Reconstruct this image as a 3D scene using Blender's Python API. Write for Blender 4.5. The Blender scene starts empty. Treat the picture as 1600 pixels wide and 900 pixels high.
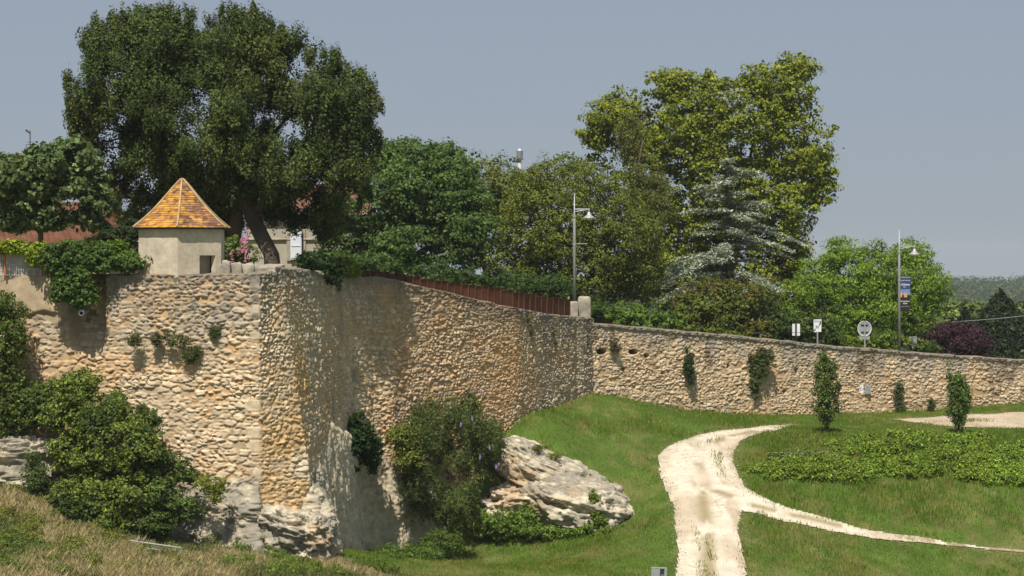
import bpy, math
import numpy as np
from math import radians as R

# ------------------------------------------------------------------ camera, sky, sun
S = bpy.context.scene
COL = S.collection
cam_d = bpy.data.cameras.new("camera"); cam = bpy.data.objects.new("camera", cam_d); COL.objects.link(cam)
F = 3000.0; CZ = 12.0; HY = 400.0
cam_d.sensor_width = 36.0; cam_d.lens = 36.0 * F / 1600.0
cam_d.shift_y = -(450.0 - HY) / 1600.0
cam_d.clip_start = 0.5; cam_d.clip_end = 9000
cam.location = (0, 0, CZ); cam.rotation_euler = (R(90), 0, 0)
S.camera = cam
SUN_AZ = 14.0      # degrees left of straight behind the camera
SUN_EL = 60.0
W = bpy.data.worlds.new("World"); S.world = W; W.use_nodes = True
nt = W.node_tree; bg = nt.nodes["Background"]
sky = nt.nodes.new("ShaderNodeTexSky"); sky.sky_type = 'NISHITA'; sky.sun_disc = False
sky.sun_elevation = R(SUN_EL)
sky.sun_rotation = R(180 + SUN_AZ)
sky.air_density = 1.0; sky.dust_density = 0.6; sky.ozone_density = 2.5; sky.altitude = 100
hs = nt.nodes.new("ShaderNodeHueSaturation"); hs.inputs['Saturation'].default_value = 0.75
hs.inputs['Value'].default_value = 0.6
veil = nt.nodes.new("ShaderNodeMix"); veil.data_type = 'RGBA'; veil.inputs[0].default_value = 0.72
veil.inputs[7].default_value = (3.45, 4.05, 4.95, 1)      # even summer haze over the whole sky
nt.links.new(sky.outputs[0], hs.inputs['Color']); nt.links.new(hs.outputs[0], veil.inputs[6]); nt.links.new(veil.outputs[2], bg.inputs[0])
bg.inputs[1].default_value = 0.085
sun_d = bpy.data.lights.new("sun", 'SUN'); sun = bpy.data.objects.new("sun", sun_d); COL.objects.link(sun)
sun_d.energy = 5.0; sun_d.angle = R(0.53); sun_d.color = (1.0, 0.93, 0.82)
# direction towards the sun
sd = np.array([-math.sin(R(SUN_AZ)) * math.cos(R(SUN_EL)), -math.cos(R(SUN_AZ)) * math.cos(R(SUN_EL)), math.sin(R(SUN_EL))])
from mathutils import Vector
sun.rotation_euler = Vector(sd).to_track_quat('Z', 'Y').to_euler()
sun.location = (-20, -20, 60)
S.view_settings.view_transform = 'Standard'; S.view_settings.look = 'None'
S.view_settings.exposure = 0.2; S.view_settings.gamma = 1.0; S.view_settings.use_curve_mapping = False
S.cycles.max_bounces = 6; S.cycles.diffuse_bounces = 3; S.cycles.transmission_bounces = 4
S.cycles.transparent_max_bounces = 8; S.cycles.volume_bounces = 0

# ------------------------------------------------------------------ small maths
def P(px, py, D):
    return np.array([(px - 800.0) / F * D, D, CZ - (py - HY) / F * D])
def X(px, D): return (px - 800.0) / F * D
def Z(py, D): return CZ - (py - HY) / F * D
def sst(a, b, x):
    t = np.clip((x - a) / (b - a), 0, 1); return t * t * (3 - 2 * t)
_tab = np.random.default_rng(7).random((64, 64, 64)).astype(np.float32)
def vn3(x, y, z):
    x, y, z = np.broadcast_arrays(np.asarray(x, float), np.asarray(y, float), np.asarray(z, float))
    xi = np.floor(x).astype(int); yi = np.floor(y).astype(int); zi = np.floor(z).astype(int)
    fx = x - xi; fy = y - yi; fz = z - zi
    fx = fx * fx * (3 - 2 * fx); fy = fy * fy * (3 - 2 * fy); fz = fz * fz * (3 - 2 * fz)
    def g(a, b, c): return _tab[(xi + a) & 63, (yi + b) & 63, (zi + c) & 63]
    v = 0
    for a in (0, 1):
        wa = fx if a else 1 - fx
        for b in (0, 1):
            wb = fy if b else 1 - fy
            for c in (0, 1):
                wc = fz if c else 1 - fz
                v = v + wa * wb * wc * g(a, b, c)
    return v
def fbm(x, y, z=0.0, o=4, ridged=False):
    v = 0; a = 1.0; t = 0; f = 1.0
    for i in range(o):
        n = vn3(x * f + 13.7 * i, y * f + 5.1 * i, np.asarray(z) * f + 9.3 * i)
        if ridged: n = 1 - np.abs(2 * n - 1)
        v = v + a * n; t += a; a *= 0.5; f *= 2.03
    return v / t
def cell(s, z, w, h, seed, jit=0.42):
    """anisotropic jittered cells (rubble courses): F1, F2-F1, id random"""
    rs = np.random.default_rng(seed); T = rs.random((256, 256, 4))
    a = z / h; row0 = np.floor(a).astype(int)
    b0 = s / w
    d1 = np.full(s.shape, 9.0); d2 = np.full(s.shape, 9.0); rid = np.zeros(s.shape); tx = np.zeros(s.shape); tz = np.zeros(s.shape)
    for dr in (-1, 0, 1):
        r = row0 + dr
        off = T[r & 255, 7, 0] + 0.5 * (r & 1)
        b = b0 + off; c0 = np.floor(b).astype(int)
        for dc in (-1, 0, 1):
            c = c0 + dc
            t = T[r & 255, c & 255]
            sx = c + 0.5 + (t[..., 0] - 0.5) * 2 * jit; sz = r + 0.5 + (t[..., 1] - 0.5) * 1.3 * jit
            k = 0.75 + 0.5 * t[..., 3]
            ddx = (b - sx) * k; ddz = (a - sz) * (0.8 + 0.4 * t[..., 2])
            d = (np.abs(ddx) ** 2.4 + np.abs(ddz) ** 2.4) ** (1 / 2.4)
            m = d < d1
            d2 = np.where(m, d1, np.minimum(d2, d)); rid = np.where(m, t[..., 2], rid)
            tx = np.where(m, ddx, tx); tz = np.where(m, ddz, tz)
            d1 = np.where(m, d, d1)
    return d1, d2 - d1, rid, tx, tz

# ------------------------------------------------------------------ object helpers
def tag(o, label=None, cat=None, group=None, kind=None):
    if label: o['label'] = label
    if cat: o['category'] = cat
    if group: o['group'] = group
    if kind: o['kind'] = kind
    return o
def empty(name, loc, label=None, cat=None, group=None):
    o = bpy.data.objects.new(name, None); COL.objects.link(o); o.location = tuple(float(v) for v in loc); o.empty_display_size = 0.3
    return tag(o, label, cat, group)
def mk(name, V, Fc, mat, parent=None, col=None, smooth=False):
    V = np.asarray(V, float).reshape(-1, 3)
    if parent is not None:
        q = parent
        off = np.zeros(3)
        while q is not None:
            off += np.array(q.location); q = q.parent
        V = V - off
    me = bpy.data.meshes.new(name)
    if isinstance(Fc, np.ndarray):
        n, k = Fc.shape
        me.vertices.add(len(V)); me.vertices.foreach_set("co", V.astype(np.float32).ravel())
        me.loops.add(n * k); me.loops.foreach_set("vertex_index", Fc.astype(np.int32).ravel())
        me.polygons.add(n)
        me.polygons.foreach_set("loop_start", np.arange(0, n * k, k, dtype=np.int32))
        me.polygons.foreach_set("loop_total", np.full(n, k, dtype=np.int32))
        me.update(calc_edges=True)
    else:
        me.from_pydata([tuple(v) for v in V], [], [tuple(int(i) for i in f) for f in Fc])
    if smooth: me.polygons.foreach_set("use_smooth", np.ones(len(me.polygons), dtype=bool))
    if col is not None:
        ca = me.color_attributes.new("Col", 'FLOAT_COLOR', 'POINT')
        c = np.ones((len(V), 4), np.float32); c[:, :3] = col
        ca.data.foreach_set("color", c.ravel())
    if mat: me.materials.append(mat)
    me.validate(); me.update()
    o = bpy.data.objects.new(name, me); COL.objects.link(o)
    if parent is not None: o.parent = parent
    return o
class MB:
    def __init__(s): s.v = []; s.f = []
    def add(s, V, Fs):
        n = len(s.v); s.v += [tuple(float(a) for a in v) for v in V]; s.f += [tuple(i + n for i in f) for f in Fs]; return s
    def box(s, c, d, rz=0.0, bev=0.0):
        x, y, z = [a / 2.0 for a in d]; cs, sn = math.cos(rz), math.sin(rz)
        if bev > 0:
            b = min(bev, x * .9, y * .9, z * .9)
            ring = [(x - b, -y), (x, -y + b), (x, y - b), (x - b, y), (-x + b, y), (-x, y - b), (-x, -y + b), (-x + b, -y)]
            ins = [(x - b, -y + b), (x - b, -y + b), (x - b, y - b), (x - b, y - b), (-x + b, y - b), (-x + b, y - b), (-x + b, -y + b), (-x + b, -y + b)]
            V = []
            for (zz, rr) in ((-z, ins), (-z + b, ring), (z - b, ring), (z, ins)):
                V += [(a * 0.999 if rr is ins else a, bb, zz) for a, bb in rr]
            Fs = [tuple(range(7, -1, -1)), tuple(range(24, 32))]
            for k in range(3):
                for i in range(8):
                    j = (i + 1) % 8; Fs.append((k * 8 + i, k * 8 + j, k * 8 + 8 + j, k * 8 + 8 + i))
        else:
            V = [(-x, -y, -z), (x, -y, -z), (x, y, -z), (-x, y, -z), (-x, -y, z), (x, -y, z), (x, y, z), (-x, y, z)]
            Fs = [(0, 3, 2, 1), (4, 5, 6, 7), (0, 1, 5, 4), (1, 2, 6, 5), (2, 3, 7, 6), (3, 0, 4, 7)]
        V = [(c[0] + a * cs - b_ * sn, c[1] + a * sn + b_ * cs, c[2] + zz) for a, b_, zz in V]
        return s.add(V, Fs)
    def tube(s, pts, rad, n=8, cap=True):
        pts = np.array(pts, float); rad = np.atleast_1d(np.array(rad, float))
        if len(rad) == 1: rad = np.repeat(rad, len(pts))
        T = np.gradient(pts, axis=0) if len(pts) > 2 else np.repeat((pts[1] - pts[0])[None], 2, 0)
        T /= np.linalg.norm(T, axis=1)[:, None] + 1e-9
        up = np.array([0, 0, 1.0]) if abs(T[0][2]) < 0.9 else np.array([1.0, 0, 0])
        V = []
        for p, t, r in zip(pts, T, rad):
            a = np.cross(up, t); a /= np.linalg.norm(a) + 1e-9; b = np.cross(t, a)
            for k in range(n):
                th = 2 * math.pi * k / n; V.append(p + r * (math.cos(th) * a + math.sin(th) * b))
        Fs = []
        for i in range(len(pts) - 1):
            for k in range(n):
                k2 = (k + 1) % n; Fs.append((i * n + k, i * n + k2, i * n + n + k2, i * n + n + k))
        if cap: Fs += [tuple(range(n - 1, -1, -1)), tuple(range(len(pts) * n - n, len(pts) * n))]
        return s.add(V, Fs)
    def lathe(s, c, prof, n=16):
        V = []
        for r, z in prof:
            for k in range(n):
                th = 2 * math.pi * k / n; V.append((c[0] + r * math.cos(th), c[1] + r * math.sin(th), c[2] + z))
        Fs = []
        for i in range(len(prof) - 1):
            for k in range(n):
                k2 = (k + 1) % n; Fs.append((i * n + k, i * n + k2, i * n + n + k2, i * n + n + k))
        return s.add(V, Fs)
    def build(s, name, mat, parent=None, smooth=False): return mk(name, s.v, s.f, mat, parent, smooth=smooth)
def grid_faces(r, c):
    i = np.arange(r - 1)[:, None] * c + np.arange(c - 1)[None, :]
    return np.stack([i, i + 1, i + c + 1, i + c], -1).reshape(-1, 4)

# ------------------------------------------------------------------ materials
def newmat(name):
    m = bpy.data.materials.new(name); m.use_nodes = True
    n = m.node_tree.nodes; return m, n, m.node_tree.links, n['Principled BSDF']
def surf_mat(name, base=None, attr=False, rough=0.9, noise=20.0, var=0.25, bump=0.3, dist=0.01, metal=0.0, scale2=2.0, spec=0.2, detail=8):
    """base colour (or the Col attribute) broken up by two noises, and a fine bump"""
    m, n, l, b = newmat(name)
    tc = n.new('ShaderNodeNewGeometry')
    nz = n.new('ShaderNodeTexNoise'); nz.inputs['Scale'].default_value = noise; nz.inputs['Detail'].default_value = detail; nz.inputs['Roughness'].default_value = 0.65
    l.new(tc.outputs['Position'], nz.inputs['Vector'])
    n2 = n.new('ShaderNodeTexNoise'); n2.inputs['Scale'].default_value = scale2; n2.inputs['Detail'].default_value = 4
    l.new(tc.outputs['Position'], n2.inputs['Vector'])
    ad = n.new('ShaderNodeMath'); ad.operation = 'ADD'; l.new(nz.outputs['Fac'], ad.inputs[0]); l.new(n2.outputs['Fac'], ad.inputs[1])
    mr = n.new('ShaderNodeMapRange'); mr.inputs['From Min'].default_value = 0.65; mr.inputs['From Max'].default_value = 1.35
    mr.inputs['To Min'].default_value = 1 - var; mr.inputs['To Max'].default_value = 1 + var
    l.new(ad.outputs[0], mr.inputs['Value'])
    mx = n.new('ShaderNodeMix'); mx.data_type = 'RGBA'; mx.blend_type = 'MULTIPLY'; mx.inputs[0].default_value = 1.0
    if attr:
        a = n.new('ShaderNodeAttribute'); a.attribute_name = 'Col'; l.new(a.outputs['Color'], mx.inputs[6])
    else: mx.inputs[6].default_value = (*base, 1)
    l.new(mr.outputs[0], mx.inputs[7]); l.new(mx.outputs[2], b.inputs['Base Color'])
    bp = n.new('ShaderNodeBump'); bp.inputs['Strength'].default_value = bump; bp.inputs['Distance'].default_value = dist
    l.new(nz.outputs['Fac'], bp.inputs['Height']); l.new(bp.outputs[0], b.inputs['Normal'])
    b.inputs['Roughness'].default_value = rough; b.inputs['Metallic'].default_value = metal
    b.inputs['Specular IOR Level'].default_value = spec
    return m
def leaf_mat(name, transl=0.22, rough=0.6, spec=0.12):
    m, n, l, b = newmat(name)
    a = n.new('ShaderNodeAttribute'); a.attribute_name = 'Col'
    l.new(a.outputs['Color'], b.inputs['Base Color']); b.inputs['Roughness'].default_value = rough
    b.inputs['Specular IOR Level'].default_value = spec
    tr = n.new('ShaderNodeBsdfTranslucent')
    mul = n.new('ShaderNodeMix'); mul.data_type = 'RGBA'; mul.blend_type = 'MULTIPLY'; mul.inputs[0].default_value = 1
    mul.inputs[7].default_value = (1.25, 1.45, 0.6, 1); l.new(a.outputs['Color'], mul.inputs[6]); l.new(mul.outputs[2], tr.inputs['Color'])
    mx = n.new('ShaderNodeMixShader'); mx.inputs[0].default_value = transl
    l.new(b.outputs[0], mx.inputs[1]); l.new(tr.outputs[0], mx.inputs[2]); l.new(mx.outputs[0], n['Material Output'].inputs['Surface'])
    return m
M = {}
M['stone'] = surf_mat('rubble_stone', attr=True, noise=26, var=0.22, bump=0.55, dist=0.02, scale2=5)
M['rock'] = surf_mat('limestone_rock', attr=True, noise=11, var=0.34, bump=0.9, dist=0.06, scale2=3)
M['ground'] = surf_mat('meadow_ground', attr=True, noise=9, var=0.35, bump=0.5, dist=0.05, scale2=0.8)
M['gravel'] = surf_mat('limestone_gravel', attr=True, noise=30, var=0.16, bump=0.5, dist=0.015, scale2=1.6)
M['leaf'] = leaf_mat('leaf'); M['needle'] = leaf_mat('needle', 0.06, 0.6, 0.08); M['grass'] = leaf_mat('grass_blade', 0.3, 0.6)
M['flower'] = leaf_mat('petal', 0.3, 0.6, 0.1)
M['lilac'] = surf_mat('lilac_petal', (0.25, 0.19, 0.45), noise=30, var=.3, bump=.5)
M['bark'] = surf_mat('bark', (0.10, 0.08, 0.06), noise=14, var=0.45, bump=0.8, dist=0.03)
M['render'] = surf_mat('lime_render', (0.52, 0.455, 0.345), noise=7, var=0.26, bump=0.5, dist=0.02, scale2=1.8)
M['housewall'] = surf_mat('old_render', (0.40, 0.36, 0.29), noise=10, var=0.2, bump=0.3, dist=0.01, scale2=1.0)
M['ochre'] = surf_mat('ochre_render', (0.45, 0.36, 0.2), noise=10, var=0.15, bump=0.2)
M['cut'] = surf_mat('cut_limestone', (0.33, 0.295, 0.235), noise=9, var=0.5, bump=0.5, dist=0.02)
M['tile'] = surf_mat('clay_tile', attr=True, noise=18, var=0.25, bump=0.4, dist=0.01)
M['corten'] = surf_mat('weathering_steel', (0.105, 0.043, 0.024), noise=8, var=0.45, bump=0.1, rough=0.85, scale2=1.3)
M['galv'] = surf_mat('galvanised_steel', (0.36, 0.37, 0.38), noise=8, var=0.12, bump=0.05, rough=0.5, metal=0.3, spec=0.5)
M['greymetal'] = surf_mat('grey_metal', (0.22, 0.24, 0.26), noise=8, var=0.1, bump=0.05, rough=0.5, metal=0.3, spec=0.5)
M['white'] = surf_mat('white_paint', (0.72, 0.73, 0.75), noise=6, var=0.06, bump=0.05, rough=0.6)
M['dark'] = surf_mat('black_paint', (0.02, 0.02, 0.022), noise=6, var=0.1, bump=0.05, rough=0.6)
M['zinc'] = surf_mat('zinc_gutter', (0.32, 0.34, 0.36), noise=6, var=0.1, bump=0.05, rough=0.5, metal=0.4)
M['wood'] = surf_mat('dark_wood', (0.07, 0.05, 0.035), noise=14, var=0.3, bump=0.2)
M['purple'] = surf_mat('purple_print', (0.28, 0.05, 0.22), noise=6, var=0.1, bump=0.02)
M['shutter'] = surf_mat('white_shutter', (0.66, 0.69, 0.75), noise=6, var=0.06, bump=0.05)
M['red'] = surf_mat('orange_paint', (0.5, 0.16, 0.05), noise=6, var=0.1, bump=0.05)
M['glass'] = surf_mat('window_glass', (0.03, 0.035, 0.04), noise=2, var=0.1, bump=0.0, rough=0.1, spec=0.6)
M['blue'] = surf_mat('banner_night_blue', (0.035, 0.07, 0.16), noise=6, var=0.1, bump=0.02)
M['dusk'] = surf_mat('banner_dusk_blue', (0.16, 0.25, 0.45), noise=6, var=0.2, bump=0.02)
M['amber'] = surf_mat('banner_amber', (0.62, 0.33, 0.1), noise=6, var=0.2, bump=0.02)

# ------------------------------------------------------------------ terrain heights
ctl = [(-60, 900, 51.5), (0, 900, 52), (200, 900, 53.5), (400, 900, 55.5), (520, 900, 57.5), (650, 900, 61.5), (800, 900, 63), (950, 900, 64.5),
       (1110, 900, 66), (1300, 900, 67), (1450, 900, 68), (1600, 900, 69), (1750, 900, 70),
       (0, 765, 59), (80, 780, 59), (150, 808, 59), (280, 850, 58.7), (405, 866, 58.8), (520, 870, 60), (-80, 750, 59),
       (562, 868, 69), (625, 866, 71.5), (650, 870, 66), (730, 845, 75), (850, 832, 74), (960, 822, 74.5), (1000, 790, 76), (700, 760, 75.5), (760, 700, 77.6),
       (800, 658, 79.1), (860, 642, 83.0), (925, 615, 87.6), (900, 690, 79), (960, 680, 81.5), (980, 730, 79), (1000, 640, 86.5), (1050, 645, 88.5), (1150, 658, 90.4), (1230, 657, 91.5), (1300, 655, 92.8),
       (1450, 648, 95.8), (1600, 636, 98.8), (1750, 628, 101.5),
       (1230, 668, 87.5), (1130, 680, 84.5), (1080, 690, 83), (1035, 720, 79.5), (1040, 760, 75.7), (1060, 800, 72.3), (1060, 850, 69),
       (1160, 800, 72.5), (1150, 730, 78), (1280, 820, 72), (1400, 843, 71.5), (1600, 867, 71), (1750, 885, 71), (1200, 752, 77), (1400, 752, 77), (1600, 752, 77.5), (1750, 752, 78),
       (1300, 690, 83), (1450, 690, 84), (1600, 695, 84.5), (1500, 662, 90.5), (1600, 655, 92), (1740, 655, 93), (1400, 795, 74.5), (1600, 800, 75)]
C3 = [P(*c) for c in ctl] + [np.array(v, float) for v in ((-30, 45, 3.2), (-12, 40, 2.0), (0, 40, 0.0), (30, 45, -1.2), (-30, 20, 1.0), (0, 0, -1.0), (-40, 0, 0), (45, 0, -2), (60, 60, -0.6), (60, 85, 1.5), (60, 112, 3.5), (-40, 60, 6), (-30, 60, 5.5))]
C3 = np.array(C3); _n = len(C3)
def _phi(r2): return 0.5 * r2 * np.log(r2 + 1e-9)
_d2 = ((C3[:, None, :2] - C3[None, :, :2]) ** 2).sum(-1)
_A = np.zeros((_n + 3, _n + 3)); _A[:_n, :_n] = _phi(_d2) + np.eye(_n) * 3.0
_A[:_n, _n] = 1; _A[:_n, _n + 1:] = C3[:, :2]; _A[_n, :_n] = 1; _A[_n + 1:, :_n] = C3[:, :2].T
_w = np.linalg.solve(_A, np.concatenate([C3[:, 2], [0, 0, 0]]))
def low_h(x, y):
    x = np.asarray(x, float); y = np.asarray(y, float); sh = x.shape; x = x.ravel(); y = y.ravel(); out = np.empty(len(x))
    for i in range(0, len(x), 20000):
        a = x[i:i + 20000]; b = y[i:i + 20000]
        r2 = (a[:, None] - C3[None, :, 0]) ** 2 + (b[:, None] - C3[None, :, 1]) ** 2
        out[i:i + 20000] = _phi(r2) @ _w[:_n] + _w[_n] + a * _w[_n + 1] + b * _w[_n + 2]
    return out.reshape(sh) + 0.10 * (fbm(x.reshape(sh) * 0.8, y.reshape(sh) * 0.8, 3.3) - 0.5)
def on_low(px, py):
    """where the view ray through a pixel meets the lower ground"""
    px = np.atleast_1d(np.asarray(px, float)); py = np.atleast_1d(np.asarray(py, float))
    Ds = np.arange(45, 112, 0.2); res = np.zeros((len(px), 3))
    for k in range(len(px)):
        z = Z(py[k], Ds); h = low_h(X(px[k], Ds), Ds); q = np.nonzero(z < h)[0]
        D = Ds[q[0]] if len(q) else 95.0
        res[k] = (X(px[k], D), D, float(low_h(np.array([X(px[k], D)]), np.array([D]))[0]))
    return res

# wall lines: (px, py, D) of the wall head and of the foot
TOP1 = [(-160, 432, 61.9), (0, 432, 61.4), (150, 430, 60.9), (405, 429, 60), (437, 418, 61.2), (500, 425, 66.5), (545, 431, 71), (570, 434, 72.2), (600, 434, 72.5), (805, 482, 79.5), (860, 492, 83.4), (925, 497, 88.2)]
BOT1 = [(-160, 900, 61.2), (0, 900, 60.8), (150, 900, 60.3), (405, 900, 59.3), (505, 900, 60.2), (540, 900, 66), (562, 900, 70), (592, 900, 71.3), (628, 900, 71.9), (800, 710, 78.9), (858, 690, 82.9), (925, 660, 87.8)]
TOP2 = [(921, 505, 87.9), (1050, 516, 90.5), (1150, 525, 92.4), (1300, 541, 95), (1450, 553, 97.7), (1600, 563, 100.4), (1780, 575, 103.8)]
BOT2 = [(921, 660, 87.7), (1050, 680, 90.3), (1150, 690, 92.2), (1300, 690, 94.8), (1450, 690, 97.5), (1600, 680, 100.2), (1780, 680, 103.6)]
T1 = np.array([P(*p) for p in TOP1]); B1 = np.array([P(*p) for p in BOT1]); T2 = np.array([P(*p) for p in TOP2]); B2 = np.array([P(*p) for p in BOT2])
LINE = np.vstack([[(-60, 64, T1[0][2])], T1[:-1], T2, [(75, 118, 6.0)]])
def wall_dist(x, y):
    best = np.full(x.shape, 1e9); zt = np.zeros(x.shape)
    for a, b in zip(LINE[:-1], LINE[1:]):
        dx, dy = b[0] - a[0], b[1] - a[1]; L2 = dx * dx + dy * dy
        t = np.clip(((x - a[0]) * dx + (y - a[1]) * dy) / L2, 0, 1)
        d = np.hypot(x - a[0] - t * dx, y - a[1] - t * dy); m = d < best
        best = np.where(m, d, best); zt = np.where(m, a[2] + t * (b[2] - a[2]), zt)
    behind = y > np.interp(x, LINE[:, 0], LINE[:, 1])
    return np.where(behind, best, -best), zt
def all_h(x, y):
    d, zt = wall_dist(x, y)
    zt = zt - 0.75 - 1.0 * sst(2, 30, x) - 0.015 * np.clip(d, 0, 100)
    zt = zt - np.clip(x - 30, 0, 60) * 0.05
    far = sst(60, 190, d)
    val = -26 + 3 * fbm(x * 0.004, y * 0.004, 1.0) + 13.5 * sst(500, 1150, y) * (0.45 + 0.85 * fbm(x * 0.008 + 3, y * 0.003, 8.0)) - 60 * sst(1250, 2000, y)
    up = zt * (1 - far) + val * far
    lo = np.clip(low_h(x, y), -6, 7)
    near_far = sst(60, 300, np.maximum(np.abs(x) - 60, np.maximum(-y, 0)))
    lo = lo * (1 - near_far) + (-10) * near_far
    t = sst(0.22, 0.5, d)
    return lo * (1 - t) + up * t
gx = np.unique(np.concatenate([-np.geomspace(30, 2200, 45), np.arange(-30, 45, 0.22), np.geomspace(45, 2200, 45)]))
gy = np.unique(np.concatenate([-np.geomspace(5, 800, 18), np.arange(-5, 48, 1.5), np.arange(48, 108, 0.22), np.geomspace(108, 2300, 60)]))
GX, GY = np.meshgrid(gx, gy); GZ = all_h(GX, GY)
nn = fbm(GX * 0.35, GY * 0.35, 2.0); n3 = fbm(GX * 1.6, GY * 1.6, 5.0)
g1 = np.array([0.068, 0.115, 0.016]); g2 = np.array([0.17, 0.15, 0.062]); g3 = np.array([0.04, 0.055, 0.02])
def lawn_col(x, y, z=None):
    a = fbm(x * 0.4, y * 0.3, 2.0, 5)[..., None]; b = fbm(x * 2.4, y * 1.6, 5.0, 5)[..., None]
    dry = 0.55 * sst(0.44, 0.70, a * 0.45 + b * 0.55 + 0.06 * sst(76, 60, y)[..., None])
    left = sst(-6, -9, x)[..., None] * 0.8
    dry = np.clip(dry + left, 0, 1)
    return g1 * (1 - dry) + g2 * dry
gc = lawn_col(GX, GY)
fr = sst(150, 400, GY)[..., None]; gc = gc * (1 - fr) + g3 * fr
gc = gc * (0.7 + 0.6 * n3[..., None])
ground = mk('ground', np.stack([GX, GY, GZ], -1), grid_faces(*GX.shape), M['ground'], col=gc.reshape(-1, 3), smooth=True)
tag(ground, 'grassy ground falling from the ramparts into the valley', 'ground', kind='structure')

# ------------------------------------------------------------------ gravel paths
def inpoly(x, y, poly):
    ins = np.zeros(x.shape, bool); n = len(poly)
    for i in range(n):
        x1, y1 = poly[i][:2]; x2, y2 = poly[(i + 1) % n][:2]
        c = ((y1 > y) != (y2 > y)) & (x < (x2 - x1) * (y - y1) / (y2 - y1 + 1e-12) + x1)
        ins ^= c
    return ins
main_px = [(1056, 960), (1057, 900), (1062, 860), (1058, 820), (1050, 790), (1042, 760), (1032, 735), (1030, 715), (1045, 700), (1075, 685), (1120, 675), (1180, 668), (1238, 664.5),
           (1236, 667), (1210, 673), (1180, 681), (1160, 692), (1148, 706), (1146, 725), (1152, 745), (1165, 765), (1185, 780), (1230, 798), (1280, 812), (1350, 828), (1420, 841), (1500, 853), (1600, 864), (1800, 884),
           (1800, 893), (1600, 871), (1480, 857), (1400, 849), (1300, 832), (1230, 817), (1180, 807), (1155, 803), (1158, 830), (1160, 860), (1163, 900), (1166, 960)]
side_px = [(1395, 656), (1480, 651), (1600, 645), (1800, 638), (1800, 674), (1600, 671), (1500, 670), (1440, 664)]
def wpoly(pp): 
    a = np.array(pp, float); return on_low(a[:, 0], a[:, 1])
MAIN = wpoly(main_px); SIDE = wpoly(side_px)
holes_px = [[(1096, 905), (1094, 850), (1088, 815), (1092, 805), (1102, 820), (1112, 860), (1114, 905)], [(1117, 706), (1131, 708), (1128, 728), (1133, 744), (1124, 746), (1115, 728)],
            [(1086, 699), (1110, 692), (1130, 687), (1126, 690), (1095, 699)], [(1160, 691), (1172, 684), (1166, 691)],
            [(1440, 661), (1520, 658), (1560, 661), (1500, 662)]]
HOLES = [wpoly(h) for h in holes_px]
def path_mask(x, y, wob=0.22):
    xx = x + wob * (fbm(x * 0.8, y * 0.30, 4.0, 2) - 0.5) * 2 + 0.03 * (fbm(x * 4, y * 0.8, 1.0, 2) - 0.5)
    yy = y + wob * (fbm(x * 0.6, y * 0.3, 14.0, 2) - 0.5) * 3.0
    m = inpoly(xx, yy, MAIN) | inpoly(xx, yy, SIDE); h = np.zeros(x.shape, bool)
    for q in HOLES: h |= inpoly(xx, yy, q)
    return m, h
CLINES = [wpoly([(1111, 960), (1108, 900), (1106, 850), (1101, 800), (1096, 770), (1088, 740), (1086, 720), (1100, 701), (1130, 688), (1180, 675)]), wpoly([(1120, 770), (1180, 793), (1240, 808), (1300, 822), (1380, 838), (1450, 848), (1600, 867), (1800, 888)])]
def path_mesh(name, poly, label, shade):
    x0, x1 = poly[:, 0].min() - 0.6, min(poly[:, 0].max() + 0.6, 34); y0, y1 = poly[:, 1].min() - 1, poly[:, 1].max() + 1
    ax = np.arange(x0, x1, 0.07); ay = np.arange(y0, y1, 0.1); AX, AY = np.meshgrid(ax, ay)
    m, h = path_mask(AX, AY); pm = inpoly(AX, AY, poly)
    # keep only this path's own part
    near = np.zeros(AX.shape, bool); k = 8
    near = pm.copy()
    for sx in (-k, 0, k):
        for sy in (-k, 0, k): near |= np.roll(np.roll(pm, sx, 1), sy, 0)
    m = m & near
    AZ = low_h(AX, AY) + 0.035
    fq = grid_faces(*AX.shape); mf = (m[:-1, :-1]).ravel(); fq = fq[mf]
    u, inv = np.unique(fq, return_inverse=True); fq = inv.reshape(fq.shape)
    n = fbm(AX * 2.5, AY * 1.2, 1.0)[..., None]; n2 = fbm(AX * 0.6, AY * 0.6, 7.0)[..., None]; n4 = fbm(AX * 12, AY * 9, 7.0, 2)[..., None]
    c = np.array(shade) * (0.78 + 0.26 * n + 0.12 * n2); dirt = np.array([0.30, 0.23, 0.14]); t = sst(0.58, 0.72, n * 0.5 + 0.5 * n4)
    c = c * (1 - 0.6 * t) + dirt * 0.6 * t
    band = sst(0.47, 0.62, fbm(AX * 1.3, AY * 0.22, 9.0, 3))[..., None]; c = c * (1 - 0.6 * band) + np.array([0.40, 0.32, 0.22]) * 0.6 * band
    dc = np.full(AX.shape, 9.0)
    for cl_ in CLINES:
        for p_, q_ in zip(cl_[:-1], cl_[1:]):
            vx, vy = q_[0] - p_[0], q_[1] - p_[1]; tt = np.clip(((AX - p_[0]) * vx + (AY - p_[1]) * vy) / (vx * vx + vy * vy), 0, 1)
            dc = np.minimum(dc, np.hypot(AX - p_[0] - tt * vx, AY - p_[1] - tt * vy))
    ctr_ = np.exp(-(dc / 0.30) ** 2) * sst(0.38, 0.56, fbm(AX * 2.0, AY * 0.6, 19.0, 3)); edg = sst(0.75, 1.15, dc) * 0.35 * sst(0.35, 0.6, n[..., 0])
    t = np.clip(ctr_ * 1.0 + edg, 0, 1)[..., None]; c = c * (1 - t) + np.array([0.30, 0.245, 0.14]) * t
    V = np.stack([AX, AY, AZ + 0.02 * (n4[..., 0] - 0.5) - 0.03 * sst(0.9, 0.5, np.abs(dc - .6)) * 0], -1).reshape(-1, 3)[u]
    return tag(mk(name, V, fq, M['gravel'], col=c.reshape(-1, 3)[u], smooth=True), label, 'path', kind='structure')
path_mesh('gravel_path', MAIN, 'white limestone gravel track that forks on the grass', (0.61, 0.54, 0.43))
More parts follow.
